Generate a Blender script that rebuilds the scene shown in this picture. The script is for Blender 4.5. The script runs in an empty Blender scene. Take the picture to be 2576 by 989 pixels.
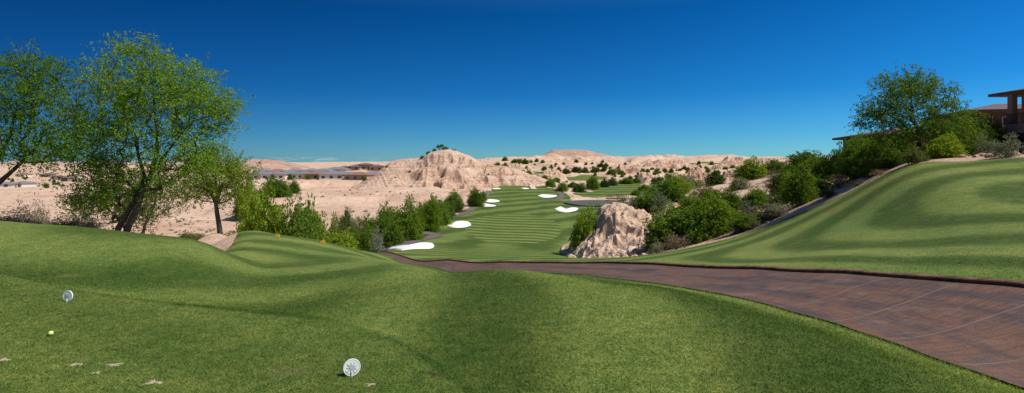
import bpy, math, random
import numpy as np
from mathutils import Vector
random.seed(7); rng=np.random.default_rng(7)
C=bpy.data.collections.new("place"); bpy.context.scene.collection.children.link(C)
EYE=1.65
# ------------------------------------------------------------ helpers
def sstep(a,b,x):
    t=np.clip((x-a)/(b-a),0,1); return t*t*(3-2*t)
def _h(ix,iy,s):
    n=(ix.astype(np.int64)*374761393+iy.astype(np.int64)*668265263+s*974634777)&0xffffffff
    n=((n^(n>>13))*1274126177)&0xffffffff
    n=(n^(n>>16))
    return (n&0xffff)/65535.0
def vn(x,y,s=0):
    x=np.asarray(x,float); y=np.asarray(y,float)
    ix=np.floor(x); iy=np.floor(y); fx=x-ix; fy=y-iy
    fx=fx*fx*fx*(fx*(fx*6-15)+10); fy=fy*fy*fy*(fy*(fy*6-15)+10)
    a=_h(ix,iy,s); b=_h(ix+1,iy,s); c=_h(ix,iy+1,s); d=_h(ix+1,iy+1,s)
    return (a*(1-fx)+b*fx)*(1-fy)+(c*(1-fx)+d*fx)*fy
def fbm(x,y,o=5,s=0,g=0.5):
    t=0;a=1;n=0
    for k in range(o):
        t=t+a*(vn(x,y,s+k*17)*2-1); n+=a; a*=g; x=x*2.03+11.3; y=y*2.03-7.1
    return t/n
def ridged(x,y,o=4,s=0):
    t=0;a=1;n=0
    for k in range(o):
        t=t+a*(1-np.abs(vn(x,y,s+k*13)*2-1)*2); n+=a; a*=0.5; x=x*2.1+3.3; y=y*2.1-5.1
    return t/n
def link(o,kind=None,label=None,category=None,group=None,parent=None):
    C.objects.link(o)
    if parent is not None: o.parent=parent
    if kind: o["kind"]=kind
    if label: o["label"]=label
    if category: o["category"]=category
    if group: o["group"]=group
    return o
def mesh_np(name,V,Fq,mats,smooth=True,matidx=None):
    m=bpy.data.meshes.new(name); V=np.asarray(V,np.float32); Fq=np.asarray(Fq,np.int32)
    k=Fq.shape[1]
    m.vertices.add(len(V)); m.vertices.foreach_set("co",V.ravel())
    m.loops.add(Fq.size); m.loops.foreach_set("vertex_index",Fq.ravel())
    m.polygons.add(len(Fq)); m.polygons.foreach_set("loop_start",np.arange(0,Fq.size,k,dtype=np.int32))
    try: m.polygons.foreach_set("loop_total",np.full(len(Fq),k,np.int32))
    except Exception: pass
    for mt in (mats if isinstance(mats,list) else [mats]): m.materials.append(mt)
    if matidx is not None: m.polygons.foreach_set("material_index",np.asarray(matidx,np.int32))
    m.update(calc_edges=True)
    m.polygons.foreach_set("use_smooth",np.full(len(Fq),smooth,bool))
    return m
def mesh_py(name,V,F,mat,smooth=False):
    m=bpy.data.meshes.new(name); m.from_pydata([tuple(v) for v in V],[],F); m.materials.append(mat)
    if smooth:
        for p in m.polygons: p.use_smooth=True
    m.update(); return m
def gridfaces(nr,nc,wrap=False):
    i=np.arange(nr-1)[:,None]; j=np.arange(nc if wrap else nc-1)[None,:]
    jn=(j+1)%nc
    a=i*nc+j; b=i*nc+jn; c=(i+1)*nc+jn; d=(i+1)*nc+j
    return np.stack([a.ravel(),b.ravel(),c.ravel(),d.ravel()],1)
# ------------------------------------------------------------ materials
def newmat(name):
    m=bpy.data.materials.new(name); m.use_nodes=True; nt=m.node_tree
    b=nt.nodes["Principled BSDF"]; return m,nt,b
class N:
    def __init__(s,nt): s.nt=nt
    def n(s,t,**k):
        x=s.nt.nodes.new(t)
        for a,b in k.items(): setattr(x,a,b)
        return x
    def l(s,a,b): s.nt.links.new(a,b)
    def noise(s,co,scale,detail=4,rough=.55,dist=0):
        x=s.n("ShaderNodeTexNoise"); x.inputs["Scale"].default_value=scale; x.inputs["Detail"].default_value=detail
        x.inputs["Roughness"].default_value=rough; x.inputs["Distortion"].default_value=dist
        s.l(co,x.inputs["Vector"]); return x.outputs["Fac"]
    def ramp(s,fac,pts):
        x=s.n("ShaderNodeValToRGB"); e=x.color_ramp.elements
        while len(e)<len(pts): e.new(0.5)
        for i,(p,c) in enumerate(pts):
            e[i].position=p; e[i].color=(*c,1) if len(c)==3 else c
        s.l(fac,x.inputs[0]); return x.outputs[0]
    def mix(s,fac,a,b,mode='MIX'):
        x=s.n("ShaderNodeMix",data_type='RGBA',blend_type=mode)
        for v,i in ((fac,0),(a,6),(b,7)):
            if hasattr(v,"is_linked") or hasattr(v,"links"): s.l(v,x.inputs[i])
            else: x.inputs[i].default_value=v if i==0 else (*v,1)
        return x.outputs[2]
    def math(s,op,a,b=0.0,clamp=False):
        x=s.n("ShaderNodeMath",operation=op,use_clamp=clamp)
        for v,i in ((a,0),(b,1)):
            if hasattr(v,"links"): s.l(v,x.inputs[i])
            else: x.inputs[i].default_value=v
        return x.outputs[0]
    def bump(s,h,strength,dist):
        x=s.n("ShaderNodeBump"); x.inputs["Strength"].default_value=strength; x.inputs["Distance"].default_value=dist
        s.l(h,x.inputs["Height"]); return x
def pos(k):
    g=k.n("ShaderNodeNewGeometry"); return g.outputs["Position"],g
def g3(v): return (v,v,v)
DB=(.66,.45,.31)
def desert_color(k,P,strata=0.0,base=DB):
    n1=k.noise(P,.035,6,.6); n2=k.noise(P,.6,6,.65); n3=k.noise(P,6,5,.6)
    dark=tuple(c*f for c,f in zip(base,(.80,.72,.66))); lite=tuple(min(c*f,.85) for c,f in zip(base,(1.12,1.17,1.22)))
    c=k.ramp(n1,[(.3,dark),(.5,base),(.72,lite)])
    c2=k.ramp(n2,[(.3,(.74,.70,.66)),(.5,g3(1.)),(.7,g3(1.08))])
    c=k.mix(1.0,c,c2,'MULTIPLY')
    c3=k.ramp(n3,[(.32,g3(.72)),(.52,g3(1.0))])
    c=k.mix(.8,c,c3,'MULTIPLY')
    if strata>0:
        mp=k.n("ShaderNodeMapping"); k.l(P,mp.inputs[0]); mp.inputs["Scale"].default_value=(.03,.03,1.1)
        s1=k.noise(mp.outputs[0],1.3,5,.6,.6)
        cs=k.ramp(s1,[(.36,(.55,.40,.31)),(.47,(1.05,1.05,1.05)),(.54,(.80,.68,.60)),(.62,(1.1,1.1,1.12))])
        c=k.mix(strata,c,cs,'MULTIPLY')
    return c,n2,n3
def mk_desert(name,strata,base=DB,bump=.8,bd=.5,pit_shade=0):
    m,nt,b=newmat(name); k=N(nt); P,g=pos(k)
    c,n2,n3=desert_color(k,P,strata,base)
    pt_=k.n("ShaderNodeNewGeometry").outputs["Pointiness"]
    c=k.mix(1.,c,k.ramp(pt_,[(.42,(.46,.38,.33)),(.5,g3(1.)),(.60,g3(1.12))]),'MULTIPLY')  # shade of creases and light on ridges put into the colour
    if pit_shade>0:
        v=k.n("ShaderNodeTexVoronoi"); v.inputs["Scale"].default_value=pit_shade; k.l(P,v.inputs["Vector"])
        c=k.mix(.6,c,k.ramp(v.outputs["Distance"],[(.05,(.62,.52,.46)),(.35,g3(1.))]),'MULTIPLY')  # ambient shading painted into the colour as scattered dark holes
    k.l(c,b.inputs["Base Color"]); b.inputs["Roughness"].default_value=.95; b.inputs["Specular IOR Level"].default_value=.1
    h=k.math('ADD',n2,k.math('MULTIPLY',n3,.35))
    bp=k.bump(h,bump,bd); k.l(bp.outputs[0],b.inputs["Normal"]); return m
TURF_LO=(.050,.088,.014); TURF_HI=(.150,.205,.048)
def turf_nodes(k,P):
    am=k.n("ShaderNodeAttribute",attribute_name="mow").outputs["Fac"]
    big=k.noise(P,.16,4,.6); mid=k.noise(P,1.7,5,.65); sp=k.noise(P,9,5,.7); fine=k.noise(P,38,3,.7); vf=k.noise(P,150,2,.6)
    c=k.ramp(am,[(.0,TURF_LO),(1.,TURF_HI)])
    c=k.mix(1.,c,k.ramp(big,[(.33,(.84,.92,.8)),(.66,(1.24,1.1,1.1))]),'MULTIPLY')
    c=k.mix(1.,c,k.ramp(mid,[(.32,(.80,.88,.78)),(.5,g3(1.)),(.7,(1.3,1.15,1.15))]),'MULTIPLY')
    c=k.mix(1.,c,k.ramp(sp,[(.34,(.70,.76,.66)),(.5,g3(1.)),(.66,(1.35,1.22,1.25))]),'MULTIPLY')
    c=k.mix(1.,c,k.ramp(fine,[(.3,(.5,.56,.45)),(.5,g3(1.)),(.68,(1.6,1.45,1.45))]),'MULTIPLY')
    c=k.mix(1.,c,k.ramp(vf,[(.3,g3(.65)),(.7,(1.4,1.35,1.4))]),'MULTIPLY')
    dry=k.noise(P,.9,6,.72)
    dm=k.ramp(dry,[(.58,g3(0)),(.72,g3(.55))])
    c=k.mix(dm,c,(.23,.21,.09))
    return c,fine,vf,mid
def mk_ground():
    m,nt,b=newmat("ground_mat"); k=N(nt); P,g=pos(k)
    t=k.n("ShaderNodeAttribute",attribute_name="turf").outputs["Fac"]
    tc,fine,vf,mid=turf_nodes(k,P)
    dc,n2,n3=desert_color(k,P,.2)
    red=k.n("ShaderNodeAttribute",attribute_name="red").outputs["Fac"]
    dc=k.mix(red,dc,(.33,.19,.115))
    edge=k.noise(P,2.2,5,.7)
    tt=k.math('ADD',t,k.math('MULTIPLY',k.math('SUBTRACT',edge,.5),.55))
    tm=k.ramp(tt,[(.42,g3(0)),(.56,g3(1))])
    c=k.mix(tm,dc,tc); k.l(c,b.inputs["Base Color"])
    b.inputs["Roughness"].default_value=.9; b.inputs["Specular IOR Level"].default_value=.12
    h=k.math('ADD',k.math('MULTIPLY',fine,.02),k.math('MULTIPLY',vf,.01))
    hd=k.math('ADD',k.math('MULTIPLY',n2,.5),k.math('MULTIPLY',n3,.15))
    x=k.n("ShaderNodeMix",data_type='FLOAT'); k.l(tm,x.inputs[0]); k.l(hd,x.inputs[2]); k.l(h,x.inputs[3])
    bp=k.bump(x.outputs[0],.8,1.0); k.l(bp.outputs[0],b.inputs["Normal"]); return m
def mk_leaf(name,c1,c2,tr=.35,objvar=.3,mow=False):
    m=bpy.data.materials.new(name); m.use_nodes=True; nt=m.node_tree; nt.nodes.clear(); k=N(nt)
    out=k.n("ShaderNodeOutputMaterial"); g=k.n("ShaderNodeNewGeometry"); oi=k.n("ShaderNodeObjectInfo")
    c=k.mix(g.outputs["Random Per Island"],c1,c2)
    if mow:
        am=k.n("ShaderNodeAttribute",attribute_name="mow").outputs["Fac"]
        c=k.mix(1.,c,k.ramp(am,[(0,(.54,.62,.52)),(1,(1.52,1.38,1.45))]),'MULTIPLY')
        P=g.outputs["Position"]
        c=k.mix(1.,c,k.ramp(k.noise(P,1.7,5,.65),[(.32,(.82,.9,.8)),(.5,g3(1.)),(.7,(1.3,1.13,1.1))]),'MULTIPLY')
        c=k.mix(1.,c,k.ramp(k.noise(P,9,5,.7),[(.34,(.72,.78,.68)),(.5,g3(1.)),(.66,(1.3,1.2,1.2))]),'MULTIPLY')
        c=k.mix(k.ramp(k.noise(P,.9,6,.72),[(.58,g3(0)),(.72,g3(.55))]),c,(.28,.25,.12))
    else:
        ov=k.ramp(oi.outputs["Random"],[(0,(1-objvar,1-objvar*.8,1-objvar)),(.5,g3(1)),(1,(1+objvar,1+objvar*.7,1+objvar*.4))])
        c=k.mix(1.,c,ov,'MULTIPLY')
    d=k.n("ShaderNodeBsdfDiffuse"); t=k.n("ShaderNodeBsdfTranslucent"); mx=k.n("ShaderNodeMixShader")
    k.l(c,d.inputs[0]); c2n=k.mix(1.,c,(1.25,1.25,.6),'MULTIPLY'); k.l(c2n,t.inputs[0])
    mx.inputs[0].default_value=tr; k.l(d.outputs[0],mx.inputs[1]); k.l(t.outputs[0],mx.inputs[2])
    k.l(mx.outputs[0],out.inputs[0]); return m
def mk_plain(name,col,rough=.8,var=.2,scale=3,bump=.2,bd=.02,spec=.3):
    m,nt,b=newmat(name); k=N(nt); P,g=pos(k)
    n=k.noise(P,scale,5,.6)
    c=k.ramp(n,[(.3,tuple(x*(1-var) for x in col)),(.7,tuple(min(x*(1+var),.9) for x in col))])
    k.l(c,b.inputs["Base Color"]); b.inputs["Roughness"].default_value=rough; b.inputs["Specular IOR Level"].default_value=spec
    bp=k.bump(n,bump,bd); k.l(bp.outputs[0],b.inputs["Normal"]); return m
M_ground=mk_ground()
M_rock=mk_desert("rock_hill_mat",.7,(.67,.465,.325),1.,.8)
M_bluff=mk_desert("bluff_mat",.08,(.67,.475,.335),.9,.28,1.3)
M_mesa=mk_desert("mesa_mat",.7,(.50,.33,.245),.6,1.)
M_far=mk_plain("far_mountain_mat",(.30,.30,.35),.95,.12,.004)  # blue-grey colour stands in for distance haze
M_bark=mk_plain("bark_mat",(.075,.058,.046),.9,.45,14,.8,.02,.1)
M_sand=mk_plain("bunker_sand_mat",(.80,.76,.68),.95,.05,2,.2,.05,.1)
M_leafA=mk_leaf("leaf_paloverde",(.15,.23,.022),(.31,.40,.045),.4)
M_leafA2=mk_leaf("leaf_mesquite",(.10,.195,.018),(.24,.36,.04),.42)
M_leafB=mk_leaf("leaf_green",(.08,.155,.02),(.19,.28,.04),.35)
M_leafC=mk_leaf("leaf_dark",(.04,.09,.018),(.11,.17,.036),.3)
M_leafD=mk_leaf("leaf_sage",(.17,.18,.12),(.30,.31,.22),.2)
M_leafE=mk_leaf("leaf_dry",(.18,.135,.09),(.32,.235,.16),.15)
M_leafF=mk_leaf("leaf_olive",(.085,.11,.03),(.18,.21,.06),.3)
M_blade=mk_leaf("grass_blade",(.092,.148,.024),(.225,.30,.080),.35,0,True)
M_scrub=mk_leaf("scrub_mat",(.12,.13,.06),(.23,.21,.12),.2)
# ------------------------------------------------------------ terrain
cols={
-230:[(7.6,.0),(12,.1),(18,0),(24,-2),(40,-7),(80,-11),(200,-13)],
0:[(7.6,0),(9.5,-.14),(12,0),(14.5,.02),(17,-.6),(22,-2.3),(40,-7),(80,-11),(200,-14),(350,-14),(600,-11.5),(1200,-4)],
50:[(7,0),(8.8,-.18),(11.3,-.03),(13.5,.02),(16,-.5),(21,-2.2),(40,-7)],
100:[(6.5,0),(8,-.2),(10.5,-.08),(12.8,0),(15.5,-.5),(20,-2),(40,-6.5),(80,-11),(200,-14),(350,-14),(600,-11.5),(1200,-4)],
150:[(6.2,0),(7.7,-.22),(10.2,-.12),(12.6,-.1),(15,-.7),(20,-2.2),(35,-5)],
199:[(5.9,0),(7.5,-.24),(10,-.22),(12,-.18),(14,-.65),(17,-1.5),(25,-2.6),(35,-3.6),(45,-6),(80,-11.3),(200,-14),(350,-14),(600,-11.5),(1200,-4)],
217:[(5.8,0),(7.4,-.26),(10,-.35),(12.5,-.42),(15,-1.1),(20,-1.95),(28,-2.7),(35,-3.1),(42,-5),(60,-9.5),(80,-11.5)],
238:[(5.7,0),(7.2,-.24),(10,-.5),(13.5,-.8),(16,-1.12),(20,-1.45),(25,-1.82),(27,-2.0),(31,-3.2),(45,-7.5)],
258:[(10,-.58),(13,-.98),(16,-1.25),(20,-1.52),(26,-1.85),(28.5,-2.2),(33,-4),(45,-8.7),(80,-12.3),(200,-14),(350,-14),(600,-11.5),(1200,-4)],
278:[(5.6,0),(7,-.2),(10,-.58),(13,-1.0),(16,-1.32),(20,-1.62),(25,-1.9),(28,-2.3),(33,-4),(45,-9)],
318:[(5.4,0),(7,-.17),(10,-.57),(14,-1.12),(19,-1.75),(26,-2.27),(28,-2.6),(33,-4.4),(45,-8.5),(80,-12),(200,-14),(300,-13),(600,-11),(1200,-4)],
358:[(5.3,0),(7,-.14),(10,-.52),(14,-1.1),(20,-1.98),(28,-3.1),(34,-4.7),(45,-7.6),(60,-9.9),(80,-11.5),(120,-12.5)],
380:[(24,-2.9),(29,-3.5),(35,-4.6),(38,-5.0),(50,-7.4)],
400:[(5.2,0),(7,-.12),(10,-.5),(14,-1.1),(20,-2.25),(25,-3.25),(29,-4.0),(33,-4.4),(45,-6.2),(55,-7.4),(70,-9.3),(85,-10.8),(120,-12.3),(200,-13.5),(260,-12.5),(600,-8),(1200,0)],
449:[(4.6,0),(5.3,.02),(6.3,-.04),(7.8,-.2),(10,-.53),(12,-.92),(17,-2.1),(23,-3.25),(27.5,-3.6),(35,-4.85),(45,-6.3),(60,-8.3),(80,-10.3),(105,-11.7),(140,-12.2),(190,-12.2)],
500:[(5,0.02),(6.6,-.02),(8.3,-.22),(12.2,-.88),(14.5,-1.5),(19.5,-2.5),(23.5,-2.95),(32,-4.3),(45,-6.35),(60,-8.45),(85,-11),(105,-12.1),(140,-12.6),(190,-12.1),(250,-10.1),(300,-8.5),(420,-5),(700,5),(1200,9),(3000,12)],
550:[(5,0.02),(6.8,-.04),(8.6,-.3),(12,-.95),(16.2,-1.85),(20.5,-2.4),(30,-3.98),(42,-5.95),(60,-8.6),(85,-11.2),(105,-12.2),(140,-12.6),(190,-12.3),(250,-11.2),(350,-8.4),(450,-5),(700,4),(1200,11)],
604:[(5,0.02),(6.2,-.01),(8.6,-.4),(13.5,-1.38),(18,-1.9),(27,-3.5),(38,-5.4),(45,-7),(60,-8.3),(85,-11.4),(140,-12.7),(190,-12.7),(250,-11.8),(350,-8.9),(450,-5),(600,0),(800,5),(1200,10),(3000,12)],
652:[(5,.02),(6.3,-.05),(8.5,-.4),(11.7,-1.1),(15.8,-1.5),(24,-2.85),(36,-4.75),(44,-5.8),(52,-4.2),(60,-2.4),(75,-4.6),(100,-9),(190,-12.5),(250,-11.8),(350,-8.6),(450,-4.8),(600,-.3),(800,6)],
700:[(5.2,.02),(6.3,-.1),(10.1,-.88),(14,-1.22),(22,-2.35),(35,-4.05),(42,-4.7),(52,-3.5),(65,-1.8),(80,-3.6),(110,-9),(190,-12.2),(350,-8.6),(450,-4.8),(600,-.3),(800,6),(1200,13),(3000,14)],
755:[(5,.02),(6.3,-.22),(8.7,-.71),(12.2,-.9),(16,-1.4),(22,-2.0),(34,-2.95),(42,-3.1),(55,-2.0),(70,-.4),(85,-2),(120,-7),(200,-10),(350,-7),(600,0),(800,5)],
795:[(4.7,0),(7.6,-.6),(11.2,-.75),(16,-1.23),(22,-1.65),(33,-1.85),(42,-1.5),(55,-.6),(68,.6),(85,-1)],
847:[(4.4,0),(6.6,-.5),(10,-.55),(13.5,-.78),(19,-1.0),(25,-.89),(31,-.3),(40,.2),(55,1.4),(62,2.0),(80,1),(110,-3),(200,-6),(400,-4),(800,6),(1500,11),(3000,14)],
914:[(4,0),(5.4,-.38),(9,-.41),(11.5,-.53),(16.5,-.51),(21.5,.1),(25,.82),(29,1.53),(35,1.95),(60,2.8),(110,1)],
965:[(3.6,0),(4.9,-.34),(8.2,-.32),(11,-.35),(15,-.2),(20,.6),(24,1.25),(27,1.72),(35,2.1)],
1024:[(3.3,0),(4.4,-.31),(7.6,-.22),(10,-.24),(13,-.05),(18,.53),(22,1.2),(25,1.88),(40,2.4),(60,3),(110,2),(200,-4),(400,-4),(800,6),(1500,11)],
1300:[(3,-.1),(4,-.25),(6,-.2),(12,.6),(18,1.6),(30,2.3),(60,3)],
}
pu=[];pv=[];pt=[]
for px,l in cols.items():
    b=(px-512)/512; th=math.atan(b); q=math.sqrt(1+b*b)
    l=list(l)
    l=[(1.2,0),(2.6,0)]+l
    if px<900: l=l[:2]+[(3.7,0.)]+l[2:]
    if px<=450: l=l[:3]+([(5.0,0.)] if l[3][0]>5.3 else [])+l[3:]
    for Y,z in l:
        pu.append(th*2.4); pv.append(math.log(Y*q)); pt.append(z/(Y*q))
for th in np.radians([-62,-45,-30,-15,0,15,30,45,62]):
    pu.append(th*2.4); pv.append(math.log(6500)); pt.append(-20/6500)
pu=np.array(pu);pv=np.array(pv);pt=np.array(pt);n=len(pu)
def ker(r2): return np.where(r2>1e-12,0.5*r2*np.log(r2+1e-12),0)
K=ker((pu[:,None]-pu)**2+(pv[:,None]-pv)**2)+np.eye(n)*6e-4
A=np.zeros((n+3,n+3));A[:n,:n]=K;A[:n,n]=1;A[:n,n+1]=pu;A[:n,n+2]=pv;A[n:,:n]=A[:n,n:].T
W=np.linalg.solve(A,np.concatenate([pt,[0,0,0]]))
def tps(u,v):
    u=u.ravel();v=v.ravel();o=np.empty(len(u))
    for i in range(0,len(u),40000):
        a=u[i:i+40000];b=v[i:i+40000]
        o[i:i+40000]=ker((a[:,None]-pu)**2+(b[:,None]-pv)**2)@W[:n]+W[n]+W[n+1]*a+W[n+2]*b
    return o
TH=np.concatenate([np.radians(np.linspace(-180,-54,43)),np.radians(np.linspace(-53,53,600)),np.radians(np.linspace(54,177,42))])
LR=np.concatenate([np.linspace(math.log(.2),math.log(2),12,endpoint=False),np.linspace(math.log(2),math.log(60),190,endpoint=False),np.linspace(math.log(60),math.log(430),330,endpoint=False),np.linspace(math.log(430),math.log(6500),170)])
T,L=np.meshgrid(TH,LR); R=np.exp(L); X=R*np.sin(T); Y=R*np.cos(T)
Tc=np.clip(T,-math.radians(60),math.radians(60))
z=tps(Tc*2.4,np.maximum(L,math.log(1.2))).reshape(R.shape)*R
back=sstep(math.radians(75),math.radians(120),np.abs(T)); z=z*(1-back)+back*np.where(X>0,1,-1)*0.2*sstep(5,40,R)
B=X/np.maximum(Y,1e-3); B=np.where(Y>0,B,np.sign(X)*5); PP=1288+1288*np.clip(B,-3,3)
Yb=np.interp(PP,[-3000,0,250,480,530,580,610,700,800,900,935,1440,1530,1640,1830,2000,2130,2300,2400,2576,5000],
               [19,17,15,13.6,14,20,29,29.5,30,33,60,60,41,38.5,36,34,32,29.5,27.5,25.5,22])
sd1=(Yb-Y)/np.maximum(Y*.03,.3)
Lf=np.interp(Y,[40,60,75,85,100,115,135,160,190,220,250,290],[890,905,950,1000,1050,1095,1145,1182,1212,1232,1240,1262])
Rf=np.interp(Y,[40,46,60,75,100,115,135,160,178,190,220,250,280,300],[1500,1450,1436,1440,1450,1456,1480,1545,1500,1440,1430,1400,1350,1330])
sd2=np.minimum(np.minimum((PP-Lf),(Rf-PP))/8,np.minimum((Y-38)/2,(292-Y)/4))
def ell(px,y,w,h,rot=0):
    dx=(PP-px)/w; dy=(Y-y)/h; return (1-(dx*dx+dy*dy))*3
sd3=np.maximum.reduce([ell(1580,255,95,42),ell(1500,225,60,18),ell(1470,350,55,20),ell(1560,300,60,16),ell(1755,600,75,45),ell(1350,400,50,22),ell(1880,560,40,30)])
sd=np.maximum(np.maximum(sd1,sd2),sd3); sd=np.where(Y<=0,2,sd)
sd=sd+fbm(X/6,Y/6,3,5)*.8*sstep(30,60,R)
turf=np.clip(.5+.5*sd,0,1)
des=1-turf
bt=np.array([-1.2,-1,-.845,-.69,-.495,-.356,-.2236,-.107,-.07,0.05]); yt=np.array([8.6,7.6,6.5,6.0,5.6,5.3,4.6,3.8,3.5,2.0])
tee_d=Y-np.interp(B,bt,yt)
tee_d=np.where(Y<=.5,-3,tee_d)
z=z-.05*sstep(0,.45,tee_d)*(1-sstep(1.2,3,tee_d))*sstep(.25,-.02,B)
z=z+des*sstep(22,80,R)*fbm(X/14,Y/14,5,3)*.9
z=z+des*sstep(80,200,R)*ridged(X/40,Y/40,4,9)*.9*np.where(B<-.1,.35,1.0)
rug=des*sstep(300,420,R)*sstep(-.02,.06,B)
z=z+rug*(ridged(X/70,Y/55,5,21)-.25)*np.clip(R*.013,0,9)
z=z+des*sstep(450,900,R)*(ridged(X/190,Y/150,5,31)-.1)*np.where(B<-.1,4,5)
z=z+des*sstep(230,300,R)*sstep(.03,.08,B)*sstep(.45,.3,B)*(ridged(X/30,Y/24,4,41)-.3)*2.6
Ye=282+10*fbm(X/22,X*0+3,3,51)+7*ridged(X/9,Y/60,3,52)
pl=sstep(0,1,(Y-Ye)/16)*sstep(-.60,-.50,B+0.02*fbm(Y/20,X/20,2,8))*sstep(-.12,-.2,B)*(1-sstep(480,800,Y))
z=z*(1-pl)+pl*(-8.4+.3*fbm(X/20,Y/20,3,6))
z=z+4.6*np.exp(-(((X+122)/26)**2+((Y-428)/26)**2)**2)
Yt=196+8*fbm(X/30,X*0,2,61)
tr=sstep(0,1,(Y-Yt)/5)*sstep(-.66,-.55,B)*sstep(-.1,-.16,B)*(1-pl)*sstep(300,270,Y)
z=z+tr*2.0
ay=150+25*np.sin(X/28)+10*fbm(X/12,X*0,3,66)
z=z-des*sstep(-.1,-.2,B)*1.6*np.exp(-((Y-ay)/5)**2)
pe=((PP-1500)/75)**2+((Y-186)/14)**2
z=np.where(pe<1.6,z+(np.minimum(z,-13.2)-z)*sstep(1.6,1.0,pe),z)
turf=np.where(pe<1.0,0.3,turf)
H=z
def grid_at(G,x,y):
    x=np.asarray(x,float);y=np.asarray(y,float)
    t=np.arctan2(x,y); l=np.log(np.maximum(np.hypot(x,y),.21))
    fi=np.interp(l,LR,np.arange(len(LR))); fj=np.interp(t,TH,np.arange(len(TH)))
    i=np.minimum(fi.astype(int),len(LR)-2); j=np.minimum(fj.astype(int),len(TH)-2); a=fi-i;b=fj-j
    return (G[i,j]*(1-b)+G[i,j+1]*b)*(1-a)+(G[i+1,j]*(1-b)+G[i+1,j+1]*b)*a
def hgt(x,y): return grid_at(H,x,y)
def turfat(x,y): return grid_at(turf,x,y)
def sight(p,q,y0=2.5,y1=2500):
    """survey a ground point from its bearing and dip as seen from the tee"""
    b=(p-1288)/1288; d=(q-410)/1288
    ys=np.exp(np.linspace(math.log(y0),math.log(y1),1500))
    f=hgt(b*ys,ys)-(EYE-d*ys)
    k=np.where(f>0)[0]
    if len(k)==0:
        yy=ys[np.argmax(f/ys)]
    else:
        i=k[0]
        if i==0: yy=ys[0]
        else:
            t=f[i-1]/(f[i-1]-f[i]); yy=ys[i-1]+(ys[i]-ys[i-1])*t
    return b*yy,yy
def band(ph,s=2.2): return .5+.5*np.tanh(s*np.sin(ph))
w1=fbm(X/6,Y/6,3,71)*1.3
mA=band(np.hypot(X+8.5,(Y-15))/2.0*np.pi+w1+.4,1.3)
mB=band(np.hypot((X-20),(Y-17))/1.7*np.pi+w1*.8,2.0)
mC=band((X*.9-Y*.28+.02*Y*Y)/1.3*np.pi+w1+.8,1.6)
mT=band((X*.45+Y)/.95*np.pi+w1*.6,.8)
roadL=np.array([(4.6,-6),(4.5,-1),(4.45,2.5),(4.41,4.5),(4.37,5.3),(4.4,6.2),(4.32,7.3),(4.13,8.7),(3.6,10.4),(2.95,12.2),(1.06,16.5),(-.42,19.5),(-2.83,23),(-6.3,29),(-9.0,35),(-11.5,42)])
roadR=np.array([(8.7,-6),(8.5,-.6),(8.2,3.4),(8.0,5.5),(7.9,6.3),(7.65,7.4),(7.2,8.7),(6.68,9.9),(6.08,11.4),(5.32,13.3),(3.1,18.3),(.75,21.9),(-1.6,25),(-5.9,31.2),(-9.0,36.7),(-12.2,45)])
rightside=sstep(0,1,(X-np.interp(Y,roadR[:,1],roadR[:,0]))/.5)
left=sstep(.5,-2.5,X+.15*Y)
tee=sstep(.12,-.05,tee_d)
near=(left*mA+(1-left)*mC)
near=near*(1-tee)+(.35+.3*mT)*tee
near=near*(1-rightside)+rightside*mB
near=np.where(rightside<.5,near-.5*np.exp(-((tee_d-.12)/.13)**2)*sstep(.1,-.06,B),near)  # shade of the tee edge painted as a dark band in the mowing tone
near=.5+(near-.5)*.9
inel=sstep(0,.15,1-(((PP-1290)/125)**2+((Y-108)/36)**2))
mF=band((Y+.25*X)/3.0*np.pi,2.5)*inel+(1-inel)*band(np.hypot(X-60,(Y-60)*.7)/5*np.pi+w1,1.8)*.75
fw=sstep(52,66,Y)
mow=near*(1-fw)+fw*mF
mow=np.where((Y<0)|(Y>300),.5,mow)
red=des*sstep(55,25,R)*np.where(B>.3,.6,.1)
V=np.stack([X.ravel(),Y.ravel(),H.ravel()],1)
F=gridfaces(len(LR),len(TH),True)[:,::-1]
gm=mesh_np("ground",V,F,M_ground)
for nm,a in (("turf",turf),("mow",mow),("red",red)):
    at=gm.attributes.new(nm,'FLOAT','POINT'); at.data.foreach_set("value",a.ravel().astype(np.float32))
link(bpy.data.objects.new("ground",gm),kind="structure",label="mown green turf running into pink desert ground",category="ground")
# ------------------------------------------------------------ road
def spl(P,m):
    P=np.asarray(P,float); d=np.r_[0,np.cumsum(np.hypot(*(np.diff(P[:,:2],axis=0).T)))]
    s=np.linspace(0,d[-1],m)
    Pe=np.vstack([2*P[0]-P[1],P,2*P[-1]-P[-2]])
    i=np.clip(np.searchsorted(d,s,side='right')-1,0,len(P)-2); t=((s-d[i])/(d[i+1]-d[i]+1e-9))[:,None]
    p0,p1,p2,p3=Pe[i],Pe[i+1],Pe[i+2],Pe[i+3]
    return .5*((2*p1)+(-p0+p2)*t+(2*p0-5*p1+4*p2-p3)*t*t+(-p0+3*p1-3*p2+p3)*t**3), s
def pairspl(Lp,Rp,m):
    both=np.hstack([Lp,Rp]); d=np.r_[0,np.cumsum(np.hypot(*(np.diff((Lp+Rp)/2,axis=0).T)))]
    s=np.linspace(0,d[-1],m); Pe=np.vstack([2*both[0]-both[1],both,2*both[-1]-both[-2]])
    i=np.clip(np.searchsorted(d,s,side='right')-1,0,len(both)-2); t=((s-d[i])/(d[i+1]-d[i]))[:,None]
    p0,p1,p2,p3=Pe[i],Pe[i+1],Pe[i+2],Pe[i+3]
    o=.5*((2*p1)+(-p0+p2)*t+(2*p0-5*p1+4*p2-p3)*t*t+(-p0+3*p1-3*p2+p3)*t**3)
    return o[:,:2],o[:,2:],s
RL,RR,RS=pairspl(roadL,roadR,500)
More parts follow.
